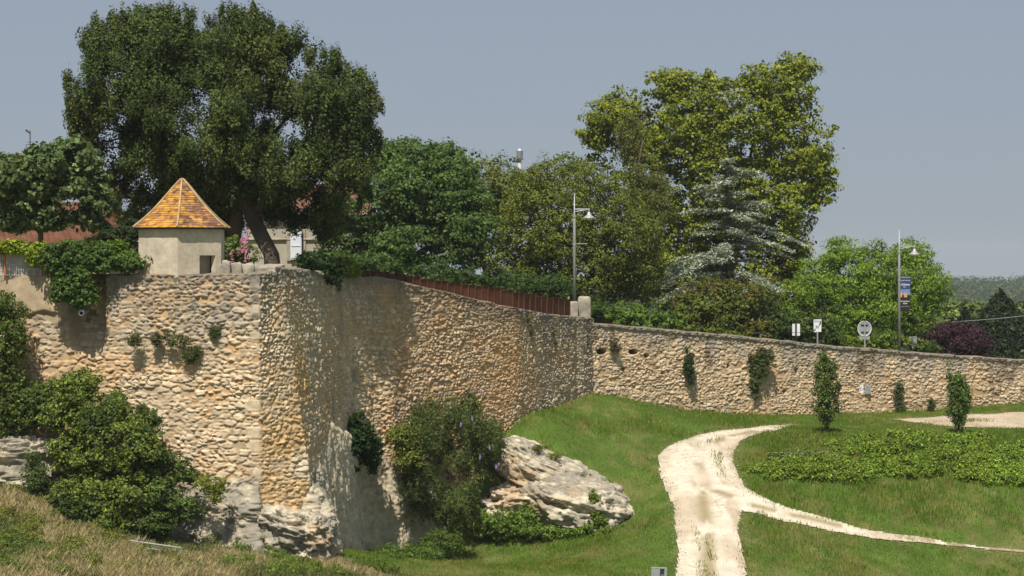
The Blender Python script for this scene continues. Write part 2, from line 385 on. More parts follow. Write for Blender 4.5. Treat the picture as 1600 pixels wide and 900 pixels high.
path_mesh('gravel_yard', SIDE, 'pale gravel yard beside the foot of the long wall', (0.50, 0.41, 0.31))

# loose stones thrown to the edges of the track
r_ = np.random.default_rng(55); ed_ = []
for pl_ in (MAIN, SIDE):
    for a_, b_ in zip(pl_, np.roll(pl_, -1, 0)):
        m_ = int(np.linalg.norm(b_[:2] - a_[:2]) * 38); t_ = r_.random(m_)[:, None]; ed_.append(a_[:2] * (1 - t_) + b_[:2] * t_ + r_.normal(size=(m_, 2)) * np.array([.14, .2]))
ed_ = np.concatenate(ed_); ed_ = ed_[(ed_[:, 0] < 33)]; ez = low_h(ed_[:, 0], ed_[:, 1]) + .045; sz_ = r_.uniform(.010, .028, len(ed_))
oc = np.array([(1, 0, 0), (0, 1, 0), (-1, 0, 0), (0, -1, 0), (0, 0, .7), (0, 0, -.7)]); of = np.array([(0, 1, 4), (1, 2, 4), (2, 3, 4), (3, 0, 4), (1, 0, 5), (2, 1, 5), (3, 2, 5), (0, 3, 5)])
pv_ = np.concatenate([ed_, ez[:, None]], 1)[:, None] + oc[None] * sz_[:, None, None] * r_.uniform(.6, 1.3, (len(ed_), 6, 1))
pf_ = (of[None] + 6 * np.arange(len(ed_))[:, None, None]).reshape(-1, 3)
tag(mk('loose_gravel', pv_.reshape(-1, 3), pf_, M['gravel'], col=np.repeat(np.array([.44, .37, .26]) * r_.uniform(.5, 1.1, (len(ed_), 1)), 6, 0)), 'loose pale stones scattered along the track edges', 'gravel', kind='stuff')

# ------------------------------------------------------------------ ramparts
def resample(A, B, du):
    mid = (A[:, :2] + B[:, :2]) / 2; L = np.concatenate([[0], np.cumsum(np.hypot(*np.diff(mid, axis=0).T))])
    n = int(L[-1] / du); u = np.linspace(0, L[-1], n)
    f = lambda Q: np.stack([np.interp(u, L, Q[:, i]) for i in range(3)], -1)
    return u, L, f(A), f(B)
def wall(name, T, B, du, dv, field, thick, label):
    u, L, t, b = resample(T, B, du)
    H = (t[:, 2] - b[:, 2]).max(); nv = int(H / dv); v = np.linspace(0, 1, nv)[:, None, None]
    Pp = b[None] * (1 - v) + t[None] * v
    mid = (t[:, :2] + b[:, :2]) / 2; tg = np.gradient(mid, axis=0); tg /= np.linalg.norm(tg, axis=1)[:, None]
    nrm = np.stack([tg[:, 1], -tg[:, 0], np.zeros(len(u))], -1)
    k = 5; pad = np.pad(nrm, ((k, k), (0, 0)), 'edge'); nrm = sum(pad[i:i + len(u)] for i in range(2 * k + 1)) / (2 * k + 1)
    Su = np.broadcast_to(u[None, :], Pp.shape[:2]); Zz = Pp[..., 2]
    disp, col = field(Su, Zz, L, Pp)
    tp = fbm(u * 1.7, 0 * u, 9.0) - 0.5
    Pp = Pp + nrm[None] * disp[..., None]
    topn = sst(0.93, 1.0, v[..., 0]); Pp[..., 2] += topn * (tp * 0.09)[None]
    rows = [Pp]; cols = [col]
    last = Pp[-1]
    for kk, (back, dz) in enumerate(((0.06, 0.03), (thick * 0.5, 0.05), (thick, 0.02), (thick, -6.0))):
        r = T[0] * 0 + t - nrm * back
        r = r.copy(); r[:, 2] = last[:, 2] + dz + (0.03 * (fbm(u * 3, 0 * u + kk, 2.0) - 0.5))
        rows.append(r[None]); cols.append((col[-1] * (0.9 if kk < 3 else 1.0))[None])
    V = np.concatenate(rows, 0); Cc = np.concatenate(cols, 0)
    return tag(mk(name, V, grid_faces(*V.shape[:2]), M['stone'], col=Cc.reshape(-1, 3), smooth=True), label, 'wall')
pale = np.array([0.62, 0.49, 0.325]); pale2 = np.array([0.56, 0.465, 0.335]); ora = np.array([0.50, 0.33, 0.17]); mort = np.array([0.50, 0.385, 0.245]); gry = np.array([0.20, 0.19, 0.165]); dgr = np.array([0.115, 0.105, 0.09])
def terr(v, n):
    a = v * n; b = np.floor(a); f_ = a - b; return (b + sst(0.74, 1.0, f_)) / n
def lerp(a, b, t): return a * (1 - t[..., None]) + b * t[..., None]
def rubble(s, z, w, h, seed, amp):
    ws = s + 0.22 * (fbm(s * 1.1, z * 1.1, seed) - 0.5) + 0.09 * (fbm(s * 6, z * 6, seed + 3.0, 3) - 0.5); wz = z + 0.24 * (fbm(s * 0.9, z * 0.9, seed + 5.0) - 0.5) + 0.08 * (fbm(s * 6, z * 6, seed + 7.0, 3) - 0.5)
    d1, e, rid, tx, tz = cell(ws, wz, w, h, seed)
    q1, e2, rid2, tx2, tz2 = cell(ws + 3.3, wz + 1.7, w * 1.75, h * 1.6, seed + 1)
    pk = (fbm(s * 0.8, z * 0.9, seed + 11.0, 3) + 0.10 * (rid2 - 0.5)) > 0.545
    e = np.where(pk, e2, e); rid = np.where(pk, rid2, rid); tx = np.where(pk, tx2, tx); tz = np.where(pk, tz2, tz)
    bury = fbm(s * 1.6, z * 1.6, seed + 17.0, 3); chip = fbm(s * 14, z * 14, seed + 19.0, 3) - 0.5
    e = e + 0.34 * chip
    body = sst(0.0 + 0.16 * bury, 0.14 + 0.26 * bury, e)
    r2 = (rid * 7.31) % 1.0; r3 = (rid * 13.7) % 1.0
    proud = 0.45 + 0.75 * r2
    hgt = amp * body * (proud + 0.5 * (tx * (r3 - 0.5) * 2 + tz * (0.5 - rid) * 2)) - amp * 0.12 * (1 - body)
    hgt = hgt * (1.25 - 0.5 * bury) + amp * 0.9 * (fbm(s * 9, z * 10, seed + 1.0, 4, True) - 0.6) + amp * 0.7 * chip
    hgt = hgt * (0.80 + 0.50 * sst(0.36, 0.60, fbm(s * 0.7, z * 1.1, seed + 29.0, 4))) - 0.045 * sst(0.33, 0.25, fbm(s * 8, z * 10, seed + 37.0, 2))
    missing = (r3 < 0.09); hgt = np.where(missing, -amp * 0.3, hgt)
    return hgt, np.where(missing, 0, body), rid, r2, r3
def field1(s, z, L, Pp):
    sA = L[3]; s = s - sA      # 0 at the front corner
    left = s < 0
    px = 800 + Pp[..., 0] / Pp[..., 1] * F; py = HY + (CZ - z) / Pp[..., 1] * F
    hL, bL, iL, aL, cL = rubble(s, z, 0.235, 0.13, 3, 0.040)
    hM, bM, iM, aM, cM = rubble(s, z, 0.21, 0.12, 9, 0.045)
    h = np.where(left, hL, hM); b = np.where(left, bL, bM); rid = np.where(left, iL, iM); r2 = np.where(left, aL, aM); r3 = np.where(left, cL, cM)
    # dressed corner stones
    row = np.floor(z / 0.42).astype(int); lng = 0.36 + 0.22 * (row & 1); q = (s > -lng * 0.8) & (s < 0.10) & (z > 4.9) & (np.sin(row * 2.7) > -0.2) & ((z > 9.4) | (z < 8.0))
    edge = np.minimum(np.minimum(np.abs(s + lng), (z / 0.42 - row) * 0.42), (1 - (z / 0.42 - row)) * 0.42)
    hq = 0.025 * sst(0.0, 0.05, edge) + 0.05 * (fbm(s * 6, z * 6, 2.0) - 0.5) + 0.01 * ((row * 37 % 7) / 7.0)
    h = np.where(q, hq, h); b = np.where(q, sst(0, 0.04, edge), b); rid = np.where(q, (row * 0.377) % 1.0, rid)
    # colour
    c = lerp(pale, pale2, rid) * (0.72 + 0.50 * r2)[..., None]
    big = fbm(s * 0.35, z * 0.35, 4.0); med = fbm(s * 1.3, z * 1.3, 2.0)
    c = lerp(c, c * 0 + ora, sst(0.46, 0.62, big * 0.5 + med * 0.5 + 0.16 * (r3 - 0.5)) * 0.62)
    c = lerp(lerp(mort, ora * 1.05, sst(.4, .6, med)) * (0.7 + 0.4 * med)[..., None], c, b)
    # grey lichened upper part
    top = np.interp(px, [0, 405, 437, 600, 805, 925], [432, 429, 418, 434, 482, 497])
    hgt = (py - top) / 3000 * Pp[..., 1]
    gz = sst(3.1, 0.4, hgt + 1.6 * (med - 0.5) + 0.8 * (big - 0.5)) * np.where(left, 1.0, sst(2.2, 0.3, hgt))
    lic = (r3 > 0.35) & left
    c = lerp(c, gry * (0.75 + 0.7 * r2)[..., None], gz * np.where(lic, 0.9, 0.55) * (0.35 + 0.65 * b))
    c = lerp(c, dgr * 1.1 + 0 * c, sst(0.55, 0.05, hgt + 0.5 * (med - 0.5)) * 0.55)
    # dark weathered patches and runs on the long faces
    run = fbm(s * 1.5, z * 0.16, 6.0); c = np.where((s > 1.0)[..., None], lerp(c, gry * 1.15 + 0 * c, sst(0.57, 0.74, run * 0.6 + 0.4 * med) * 0.75), c)
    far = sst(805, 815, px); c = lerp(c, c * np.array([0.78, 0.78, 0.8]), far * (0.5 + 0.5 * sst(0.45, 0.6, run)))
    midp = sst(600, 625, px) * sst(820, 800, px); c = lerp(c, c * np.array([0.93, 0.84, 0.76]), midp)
    og = np.clip(sst(448, 462, px) * sst(490, 474, px) * sst(1.0, 2.5, hgt) + 0.8 * sst(408, 415, px) * sst(480, 460, px) * sst(3.5, 5.0, hgt), 0, 1) * 0.75; c = lerp(c, np.array([0.56, 0.37, 0.17]) * (0.7 + 0.5 * r2)[..., None] + 0 * c, og * sst(0.35, 0.6, med))
    # plastered end on the far left with the recess beside it
    pl = sst(-6.55, -6.75, s + 0.5 * (med - 0.5)) * sst(10.0, 10.25, z + 0.7 * (med - 0.5))
    c = lerp(c, np.array([0.42, 0.33, 0.22]) * (0.75 + 0.4 * fbm(s * 3, z * 1.2, 3.0))[..., None], pl)
    h = h * (1 - pl) + pl * (0.1 + 0.02 * fbm(s * 5, z * 5, 3.0))
    rec = sst(-6.25, -6.05, s) * sst(-5.0, -5.2, s) * sst(8.8, 9.9, z)
    h = h - 0.55 * rec + 0.12 * sst(-6.05, -6.3, s)
    # a soft pier standing a little proud of the first return, and the seam at 805
    h = h + 0.10 * np.exp(-((px - 578) / 16.0) ** 2) * sst(545, 560, px)
    h = h + 0.05 * sst(796, 812, px) - 0.10 * sst(880, 900, px) * sst(8.8, 8.0, z) * 0
    h = h - 0.10 * np.exp(-((px - 900) / 4.0) ** 2)
    # living rock under the masonry
    zr = np.interp(px, [0, 250, 404, 411, 455, 488, 515, 560, 640, 700, 760, 930], [4.9, 4.9, 5.15, 3.7, 3.6, 4.9, 6.2, 5.2, 4.0, 2.5, 1, 0]) + 0.5 * (fbm(s * 0.9, z * 0 + 1.0, 6.0) - 0.5)
    rk = sst(0.10, -0.10, z - zr + 0.3 * (fbm(s * 3, z * 3, 1.0, 3) - 0.5))
    rough_r = 0.30 * (fbm(s * 0.8, z * 1.5, 3.0, 5, True) - 0.6) + 0.55 * (terr(fbm(s * 0.9, z * 1.4, 23.0, 4), 10) - 0.5) + 0.22 * (terr(fbm(s * 3.2, z * 4.5, 8.0, 4), 8) - 0.5) + 0.08 * (fbm(s * 12, z * 12, 8.0, 3) - 0.5)
    flut = 0.26 * (fbm(s * 1.6, z * 0.13, 3.0, 3, True) - 0.55) + 0.10 * (fbm(s * 7, z * 1.6, 2.0, 4, True) - 0.5) + 0.30 * (terr(fbm(s * 1.1, z * 1.1, 27.0, 4), 9) - 0.5) + 0.07 * (fbm(s * 13, z * 11, 5.0, 3) - 0.5)
    isf = sst(490, 520, px)
    hr = (rough_r + 0.34 * np.clip(zr - z, 0, 3) * (1 - isf)) * (1 - isf) + isf * (flut + 0.10)
    h = h * (1 - rk) + hr * rk
    st = fbm(s * 2.2, z * 0.5, 12.0); sr = fbm(s * 3, z * 6, 2.0)
    cr = lerp(np.array([0.52, 0.45, 0.33]) + 0 * c, np.array([0.24, 0.22, 0.18]) + 0 * c, 0.9 * sst(0.37, 0.58, st * 0.5 + sr * 0.5))
    cr = lerp(cr, np.array([0.47, 0.40, 0.29]) * (0.55 + 0.9 * sr)[..., None], isf)
    c = lerp(c, cr, rk)
    return h, c
wall('bastion_wall', T1, B1, 0.036, 0.030, field1, 0.75, 'tall buff rubble bastion wall with sharp front corner and return face receding to the far wall')
HOLE = [(940, 549.5, 7.5, 4.8), (990, 550, 7.0, 4.2), (1010, 556, 3.6, 3.2), (974, 577, 2.8, 2.8), (1035, 583, 2.0, 2.5), (1138, 572, 2.0, 3.0), (1244, 580, 2.2, 4), (1226, 612, 2, 3)]
def field2(s, z, L, Pp):
    px = 800 + Pp[..., 0] / Pp[..., 1] * F; py = HY + (CZ - z) / Pp[..., 1] * F
    h, b, rid, r2, r3 = rubble(s, z, 0.215, 0.12, 21, 0.038)
    big = fbm(s * 0.3, z * 0.5, 14.0); med = fbm(s * 1.2, z * 1.5, 12.0)
    c = lerp(pale * np.array([1.0, .97, .92]), pale2, rid) * (0.74 + 0.42 * r2)[..., None]
    c = lerp(c, ora + 0 * c, sst(0.52, 0.75, big * 0.5 + med * 0.5) * 0.5)
    c = lerp(mort * np.array([.95, .85, .78]) * (0.75 + 0.4 * med)[..., None], c, b)
    top = np.interp(px, [925, 1150, 1300, 1600], [505, 525, 541, 563]); hgt = (py - top) / 3000 * Pp[..., 1]
    run = fbm(s * 1.4, z * 0.18, 16.0)
    c = lerp(c, gry * 1.25 + 0 * c, sst(1.6, 0.0, hgt + 2.6 * (run - 0.45)) * 0.7)
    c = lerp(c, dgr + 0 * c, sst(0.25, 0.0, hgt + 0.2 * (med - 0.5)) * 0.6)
    c = lerp(c, np.array([0.16, 0.11, 0.07]) + 0 * c, sst(0.60, 0.70, fbm(s * 1.6, z * 0.7, 17.0)) * sst(2.8, 1.0, hgt) * 0.7)
    h = h + 0.05 * (med - 0.5)
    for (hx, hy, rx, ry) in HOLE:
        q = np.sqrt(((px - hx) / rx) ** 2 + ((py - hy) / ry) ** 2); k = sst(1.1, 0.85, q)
        h = h - 0.42 * k; c = lerp(c, np.array([0.07, 0.055, 0.04]) + 0 * c, k * 0.85)  # sunk hole, its inner shade also painted into the colour
        h = h - 0.0
    h = h + 0.07 * sst(0.16, 0.12, hgt)   # coping oversails
    return h, c
wall('rampart_wall', T2, B2, 0.04, 0.032, field2, 0.6, 'long low straight rubble wall with dark coping behind the gravel track')

# ------------------------------------------------------------------ rock blobs
def rock(name, px, py, D, rx, ry, rd, seed, label, box=0.75, amp=0.22, res=120, tilt=0.0, colr=None):
    th = np.linspace(0, math.pi, res)[:, None]; ph = np.linspace(0, 2 * math.pi, res * 2)[None, :]
    x = np.sin(th) * np.cos(ph); y = np.sin(th) * np.sin(ph); z = np.cos(th) + 0 * ph
    f = lambda a: np.sign(a) * np.abs(a) ** box
    c = P(px, py, D); sx = rx * D / F; sz = ry * D / F
    n = fbm(x * 1.3 + seed, y * 1.3, z * 2.0, 5, True) - 0.6
    m = fbm(x * 4 + seed, y * 4, z * 9.0, 4, True) - 0.5
    tn = fbm(x * 1.7 + seed + 5, y * 1.7, z * 2.6, 4); t2 = fbm(x * 5 + seed + 5, y * 5, z * 8, 3)
    k = 1 + amp * 1.2 * n + amp * 1.5 * (terr(tn, 11) - 0.5) + amp * 0.8 * (terr(t2, 7) - 0.5) + amp * 0.35 * m + amp * 0.35 * (fbm(x * 16 + seed, y * 16, z * 26, 3) - 0.5)
    Xp = f(x) * sx * k; Yp = f(y) * rd * k; Zp = f(z) * sz * k + tilt * Xp
    V = np.stack([c[0] + Xp, c[1] + Yp, c[2] + Zp], -1)
    st = fbm(V[..., 0] * 1.2, V[..., 1] * 1.2, V[..., 2] * 2.4); s2 = fbm(V[..., 0] * 5, V[..., 1] * 5, V[..., 2] * 8)
    cc = lerp(np.array([0.58, 0.51, 0.385]) + 0 * V, np.array([0.23, 0.21, 0.17]) + 0 * V, 0.85 * sst(0.38, 0.60, st * 0.5 + s2 * 0.5))
    cc = lerp(cc, np.array([0.46, 0.32, 0.18]) + 0 * V, sst(0.58, 0.72, fbm(V[..., 0] * 0.7, V[..., 1] * 0.7, V[..., 2] * 1.5 + 30)) * 0.6)
    return tag(mk(name, V, grid_faces(res, res * 2)[:, ::-1], M['rock'], col=cc.reshape(-1, 3), smooth=True), label, 'rock')
rock('limestone_outcrop', 860, 748, 79.4, 92, 52, 4.0, 1, 'pale limestone outcrop sloping down the grass beside the buddleia, the upper one', tilt=-0.42, amp=0.15)
rock('limestone_outcrop', 906, 792, 77.0, 90, 56, 3.6, 4, 'rounded grey and white limestone boulder below the sloping outcrop', tilt=-0.22, amp=0.17, box=0.85)
rock('limestone_outcrop', 806, 792, 77.6, 66, 44, 2.6, 9, 'brownish limestone ledge half hidden between the buddleia and the outcrop', tilt=0.0, amp=0.26)
rock('limestone_outcrop', 38, 722, 60.2, 72, 46, 1.4, 14, 'white rock face below the plastered wall at the far left', amp=0.3, box=0.6)
rock('limestone_outcrop', 462, 838, 60.0, 60, 46, 1.3, 23, 'pale rock spur at the foot of the bastion corner', amp=0.34, tilt=-0.25)

# ------------------------------------------------------------------ foliage
def rng(seed): return np.random.default_rng(seed)
def unit(v): return v / (np.linalg.norm(v, axis=-1, keepdims=True) + 1e-9)
def blob_points(blobs, n, seed, shell=0.38, gap=0.0, gs=0.5, front=0.35):
    """points through a set of ellipsoids (px,py,D,rx_px,ry_px,rd_m), gathered near their skins; 'gap' opens noisy holes"""
    r = rng(seed); B = np.array([[*P(b[0], b[1], b[2]), b[3] * b[2] / F, b[5], b[4] * b[2] / F] for b in blobs])
    w = (B[:, 3] * B[:, 4] + B[:, 4] * B[:, 5] + B[:, 3] * B[:, 5]); w /= w.sum()
    out = []; tot = 0
    while tot < n:
        k = r.choice(len(B), n, p=w); d = unit(r.normal(size=(n, 3)))
        d[:, 1] = np.where((d[:, 1] > 0) & (r.random(n) < front), -d[:, 1], d[:, 1])
        rad = r.random(n) ** shell * (0.72 + 0.56 * vn3(d[:, 0] * 2.6 + k * 3.1 + 20, d[:, 1] * 2.6 + 20, d[:, 2] * 2.6 + seed))
        c = B[k, :3]; p = c + d * B[k, 3:6] * rad[:, None]
        # discard what lies deep inside another blob
        deep = np.zeros(n, bool)
        for j in range(len(B)):
            q = (((p - B[j, :3]) / B[j, 3:6]) ** 2).sum(1); deep |= (q < 0.35) & (k != j)
        keep = ~deep
        if gap > 0:
            g = fbm(p[:, 0] * gs, p[:, 1] * gs, p[:, 2] * gs * 1.2 + seed, 3); keep &= g > gap
        p = p[keep]; dd = d[keep]
        out.append(np.concatenate([p, dd], 1)); tot += len(p)
        if len(out) > 30: break
    o = np.concatenate(out)[:n]; return o[:, :3], o[:, 3:]
def leaves(cen, nrm, size, aspect, seed, base, var=0.25, tint=None, tintp=0.0, droop=0.0, rnd=0.8, cvar=None):
    """one rhombic leaf per centre"""
    r = rng(seed + 99); n = len(cen)
    nn_ = unit(nrm + rnd * r.normal(size=(n, 3)))
    t = unit(np.cross(nn_, r.normal(size=(n, 3))))
    if droop: t = unit(t * (1 - droop) + np.array([0, 0, -1.0]) * droop); 
    b = unit(np.cross(nn_, t))
    s = (size * (0.45 + 1.1 * r.random(n) ** 1.3))[:, None]
    V = np.stack([cen - t * s * 0.5, cen + b * s * aspect * 0.5 - t * s * 0.05, cen + t * s * 0.5, cen - b * s * aspect * 0.5 - t * s * 0.05], 1)
    f = np.arange(4 * n).reshape(n, 4)
    k = (1 + var * r.normal(size=(n, 1))).clip(0.35, 2.0)
    vv_ = np.array([1.06, 1.08, 0.86]) if max(base) < 0.25 and base[1] > base[0] > 0 else np.ones(3)
    c = np.array(base)[None] * k * vv_
    if tint is not None: tint = tuple(np.array(tint) * vv_)
    if cvar is not None: c = c * cvar[:, None]
    if tint is not None:
        m = (r.random(n) < tintp)[:, None] if not isinstance(tintp, np.ndarray) else (r.random(n) < tintp)[:, None]
        c = np.where(m, np.array(tint)[None] * k, c)
    return V.reshape(-1, 3), f, np.repeat(c, 4, 0)
def clumped(blobs, nclump, per, cr, seed, size, aspect, base, shell=0.38, gap=0.0, gs=0.5, sq=(1, 1, .6), var=0.22, cv=0.22, tint=None, tintp=0.0, droop=0.0, rnd=0.5, up=0.5, patch=None, clip=None, tintn=None):
    cp, cd = blob_points(blobs, nclump, seed, shell, gap, gs); r = rng(seed + 5)
    K = len(cp); rr = cr * (0.6 + 0.8 * r.random(K))
    k = np.repeat(np.arange(K), per)
    o = unit(r.normal(size=(len(k), 3))) * (r.random((len(k), 1)) ** 0.45)
    cen = cp[k] + o * rr[k][:, None] * np.array(sq)[None]
    nrm = unit(o * 0.7 + cd[k] * 0.5 + np.array([0, -0.1, up]))
    cvv = (1 + cv * r.normal(size=K)).clip(0.45, 1.8)[k]
    if patch is not None:
        cvv = cvv * (1 + patch * 2 * (fbm(cen[:, 0] * 0.4, cen[:, 1] * 0.4, cen[:, 2] * 0.4 + seed, 3) - 0.5))
    tp = tintp
    if tintn is not None:
        tp = tintp * sst(tintn - 0.06, tintn + 0.06, fbm(cen[:, 0] * 0.5, cen[:, 1] * 0.5, cen[:, 2] * 0.5 + seed + 3, 3))
    if clip is not None:
        kp = clip(cen); cen = cen[kp]; nrm = nrm[kp]; cvv = cvv[kp]; tp = tp[kp] if isinstance(tp, np.ndarray) else tp
    return leaves(cen, nrm, size, aspect, seed, base, var, tint, tp, droop, rnd, cvv), cp
def join(*parts):
    V = []; Fc = []; C = []; n = 0
    for v, f, c in parts: V.append(v); Fc.append(f + n); C.append(c); n += len(v)
    return np.concatenate(V), np.concatenate(Fc), np.concatenate(C)
def limbs(mb, base, r0, cp, seed, first=0.35, nbig=6, ntwig=40, lean=None):
    """tapered trunk rising from base into the crown points cp, with forks to them"""
    r = rng(seed + 31); base = np.array(base, float); ctr = cp.mean(0)
    topz = np.percentile(cp[:, 2], 88); fork = base + (ctr - base) * first; fork[2] = base[2] + (ctr[2] - base[2]) * first
    crown = np.array([ctr[0], ctr[1], topz])
    def curve(a, b, ra, rb, w=0.06, n=6):
        t = np.linspace(0, 1, n)[:, None]; p = a + (b - a) * t; L = np.linalg.norm(b - a)
        p[1:-1] += r.normal(size=(n - 2, 3)) * L * w * 0.5
        mb.tube(p, np.linspace(ra, rb, n), 7); return p
    curve(base - [0, 0, .3], fork, r0 * 1.15, r0 * 0.85, 0.03); m = curve(fork, crown, r0 * 0.8, r0 * 0.12, 0.05, 8)
    ends = []
    idx = r.choice(len(cp), min(nbig, len(cp)), replace=False)
    for i in idx:
        s_ = m[r.integers(0, 4)]; e = s_ + (cp[i] - s_) * 0.9; q = curve(s_, e, r0 * 0.42, r0 * 0.08, 0.08); ends += list(q[2:])
    ends = np.array(ends)
    for i in r.choice(len(cp), min(ntwig, len(cp)), replace=False):
        j = np.argmin(((ends - cp[i]) ** 2).sum(1)); curve(ends[j], cp[i], r0 * 0.10, r0 * 0.03, 0.08, 4)
def tree(name, label, cat, base, r0, blobs, kw, group=None, mat='leaf', first=0.35, nbig=7, ntwig=50, extra=None, barkm='bark'):
    root = empty(name, base, label, cat, group)
    (v, f, c), cp = clumped(blobs, **kw)
    if extra is not None: v, f, c = join((v, f, c), *extra)
    mb = MB(); limbs(mb, base, r0, cp, kw['seed'], first, nbig, ntwig); mb.build('trunk', M[barkm], root, smooth=True)
    mk('crown', v, f, M[mat], root, col=c); return root
def plant(name, label, cat, blobs, kw, group=None, mat='leaf', parts=()):
    (v, f, c), cp = clumped(blobs, **kw)
    return tag(mk(name, v, f, M[mat], col=c), label, cat, group)
def upper_z(x, y): return float(all_h(np.array([float(x)]), np.array([float(y)]))[0])
def ub(px, D): x = X(px, D); return np.array([x, D, upper_z(x, D)])

# --- the great yew
yew = [(360, 90, 70, 80, 75, 2.4), (250, 80, 70, 75, 62, 2.2), (180, 95, 70, 45, 62, 1.6), (215, 150, 69.5, 95, 75, 2.4), (160, 180, 70, 50, 70, 1.5), (330, 190, 69, 105, 100, 2.8),
       (450, 110, 70, 60, 60, 1.8), (480, 180, 69.5, 85, 75, 2.4), (545, 170, 70, 45, 60, 1.5), (440, 270, 69, 95, 65, 2.3), (520, 250, 69.5, 60, 62, 1.8), (250, 250, 69.5, 75, 55, 1.9),
       (310, 290, 70.5, 70, 50, 1.8), (500, 320, 70, 30, 38, 1.0), (195, 235, 70, 45, 60, 1.3), (390, 300, 71, 60, 42, 1.6), (250, 46, 70, 34, 26, 1.2), (382, 46, 70, 40, 24, 1.2), (320, 60, 70, 22, 24, .9), (455, 65, 70, 26, 22, .9), (515, 100, 70, 22, 26, .8), (150, 70, 70, 22, 30, .8), (555, 215, 70, 34, 40, 1.1), (225, 290, 70, 26, 36, .8), (440, 330, 71.5, 60, 30, 1.2), (510, 345, 71, 26, 36, .9), (350, 330, 72, 60, 40, 1.2), (275, 315, 71.5, 40, 34, 1.0), (300, 360, 73, 70, 50, 1.2), (325, 395, 73, 40, 36, 1.0)]
ybase = np.array([X(432, 68.5), 68.5, upper_z(X(432, 68.5), 68.5)])
yr = empty('yew_tree', ybase, 'huge dark evergreen with leaning trunk towering over the little turret', 'tree')
(v1, f1, c1), ycp = clumped(yew, 4600, 80, 0.37, 11, 0.105, 0.5, (0.044, 0.064, 0.019), shell=0.38, gap=0.47, gs=0.9, sq=(.72, .72, 1.1), droop=0.30, rnd=0.35, up=0.4, cv=0.3, var=0.32, patch=0.4, tint=(0.096, 0.108, 0.032), tintp=0.6, tintn=0.54)
tuft = [(106, 128), (113, 155), (124, 178), (132, 66), (142, 100), (150, 40), (160, 52), (176, 32), (192, 27), (214, 26), (232, 24), (246, 20), (262, 16), (284, 19), (300, 30), (325, 30), (345, 20), (366, 18), (388, 20), (405, 34), (425, 44), (445, 60), (462, 64), (482, 88), (503, 84), (524, 84), (532, 104), (547, 114), (566, 124), (584, 148), (593, 162), (578, 188), (588, 216), (116, 196), (134, 222), (176, 292), (196, 300), (212, 316), (566, 262), (575, 300), (300, 70), (340, 60), (210, 60), (420, 80), (160, 140), (480, 130), (540, 160)]
rt_ = rng(12); tb = [(a + rt_.normal() * 2, b + rt_.normal() * 2, 69.4 + rt_.random() * 1.4, 7 + 5 * rt_.random(), 12 + 8 * rt_.random(), .35) for a, b in tuft]
tb += [(a + 14 * rt_.normal(), b + 14 * abs(rt_.normal()), 69.0 + rt_.random(), 6 + 4 * rt_.random(), 10 + 7 * rt_.random(), .3) for a, b in tuft]
pa_, _c = clumped(tb, 900, 64, 0.20, 13, 0.10, 0.45, (0.050, 0.070, 0.019), shell=0.5, gap=0.0, sq=(.6, .6, 1.5), droop=-0.25, rnd=0.35, up=0.5, cv=0.3, var=0.32, tint=(0.096, 0.108, 0.032), tintp=0.5, tintn=0.5)
v1, f1, c1 = join((v1, f1, c1), pa_)
mk('crown', v1, f1, M['needle'], yr, col=c1)
mb = MB(); top = P(392, 335, 69.6)
mb.tube([ybase - [0, 0, .4], P(424, 398, 68.7), P(408, 368, 69.1), top, P(372, 285, 70), P(355, 200, 70), P(350, 120, 70)], [.33, .29, .28, .27, .22, .14, .05], 10)
mb.tube([ybase + [.22, -.1, -.4], P(420, 380, 68.8), P(396, 328, 69.6)], [.16, .14, .12], 8)
mb.tube([P(372, 420, 70.5), P(366, 370, 70.4), P(372, 320, 70.3), P(400, 250, 70), P(450, 180, 70)], [.34, .28, .22, .15, .05], 9)
mb.tube([P(350, 425, 71), P(338, 370, 71), P(300, 300, 70.6), P(260, 220, 70), P(220, 150, 70)], [.26, .22, .18, .12, .04], 9)
mb.tube([top, P(430, 300, 69.5), P(480, 260, 69.3), P(540, 220, 69.4)], [.17, .13, .09, .03], 7)
r = rng(4)
tips = [P(370, 280, 70), P(355, 200, 70), P(400, 250, 70), P(300, 300, 70.6), P(260, 220, 70), P(480, 260, 69.3), P(350, 140, 70)]
for i in r.choice(len(ycp), 110, replace=False):
    q = min(tips, key=lambda t_: ((t_ - ycp[i]) ** 2).sum()); md = (q + ycp[i]) / 2 + r.normal(size=3) * 0.15
    mb.tube([q, md, ycp[i]], [.06, .04, .015], 5)
mb.build('trunk', M['bark'], yr, smooth=True)

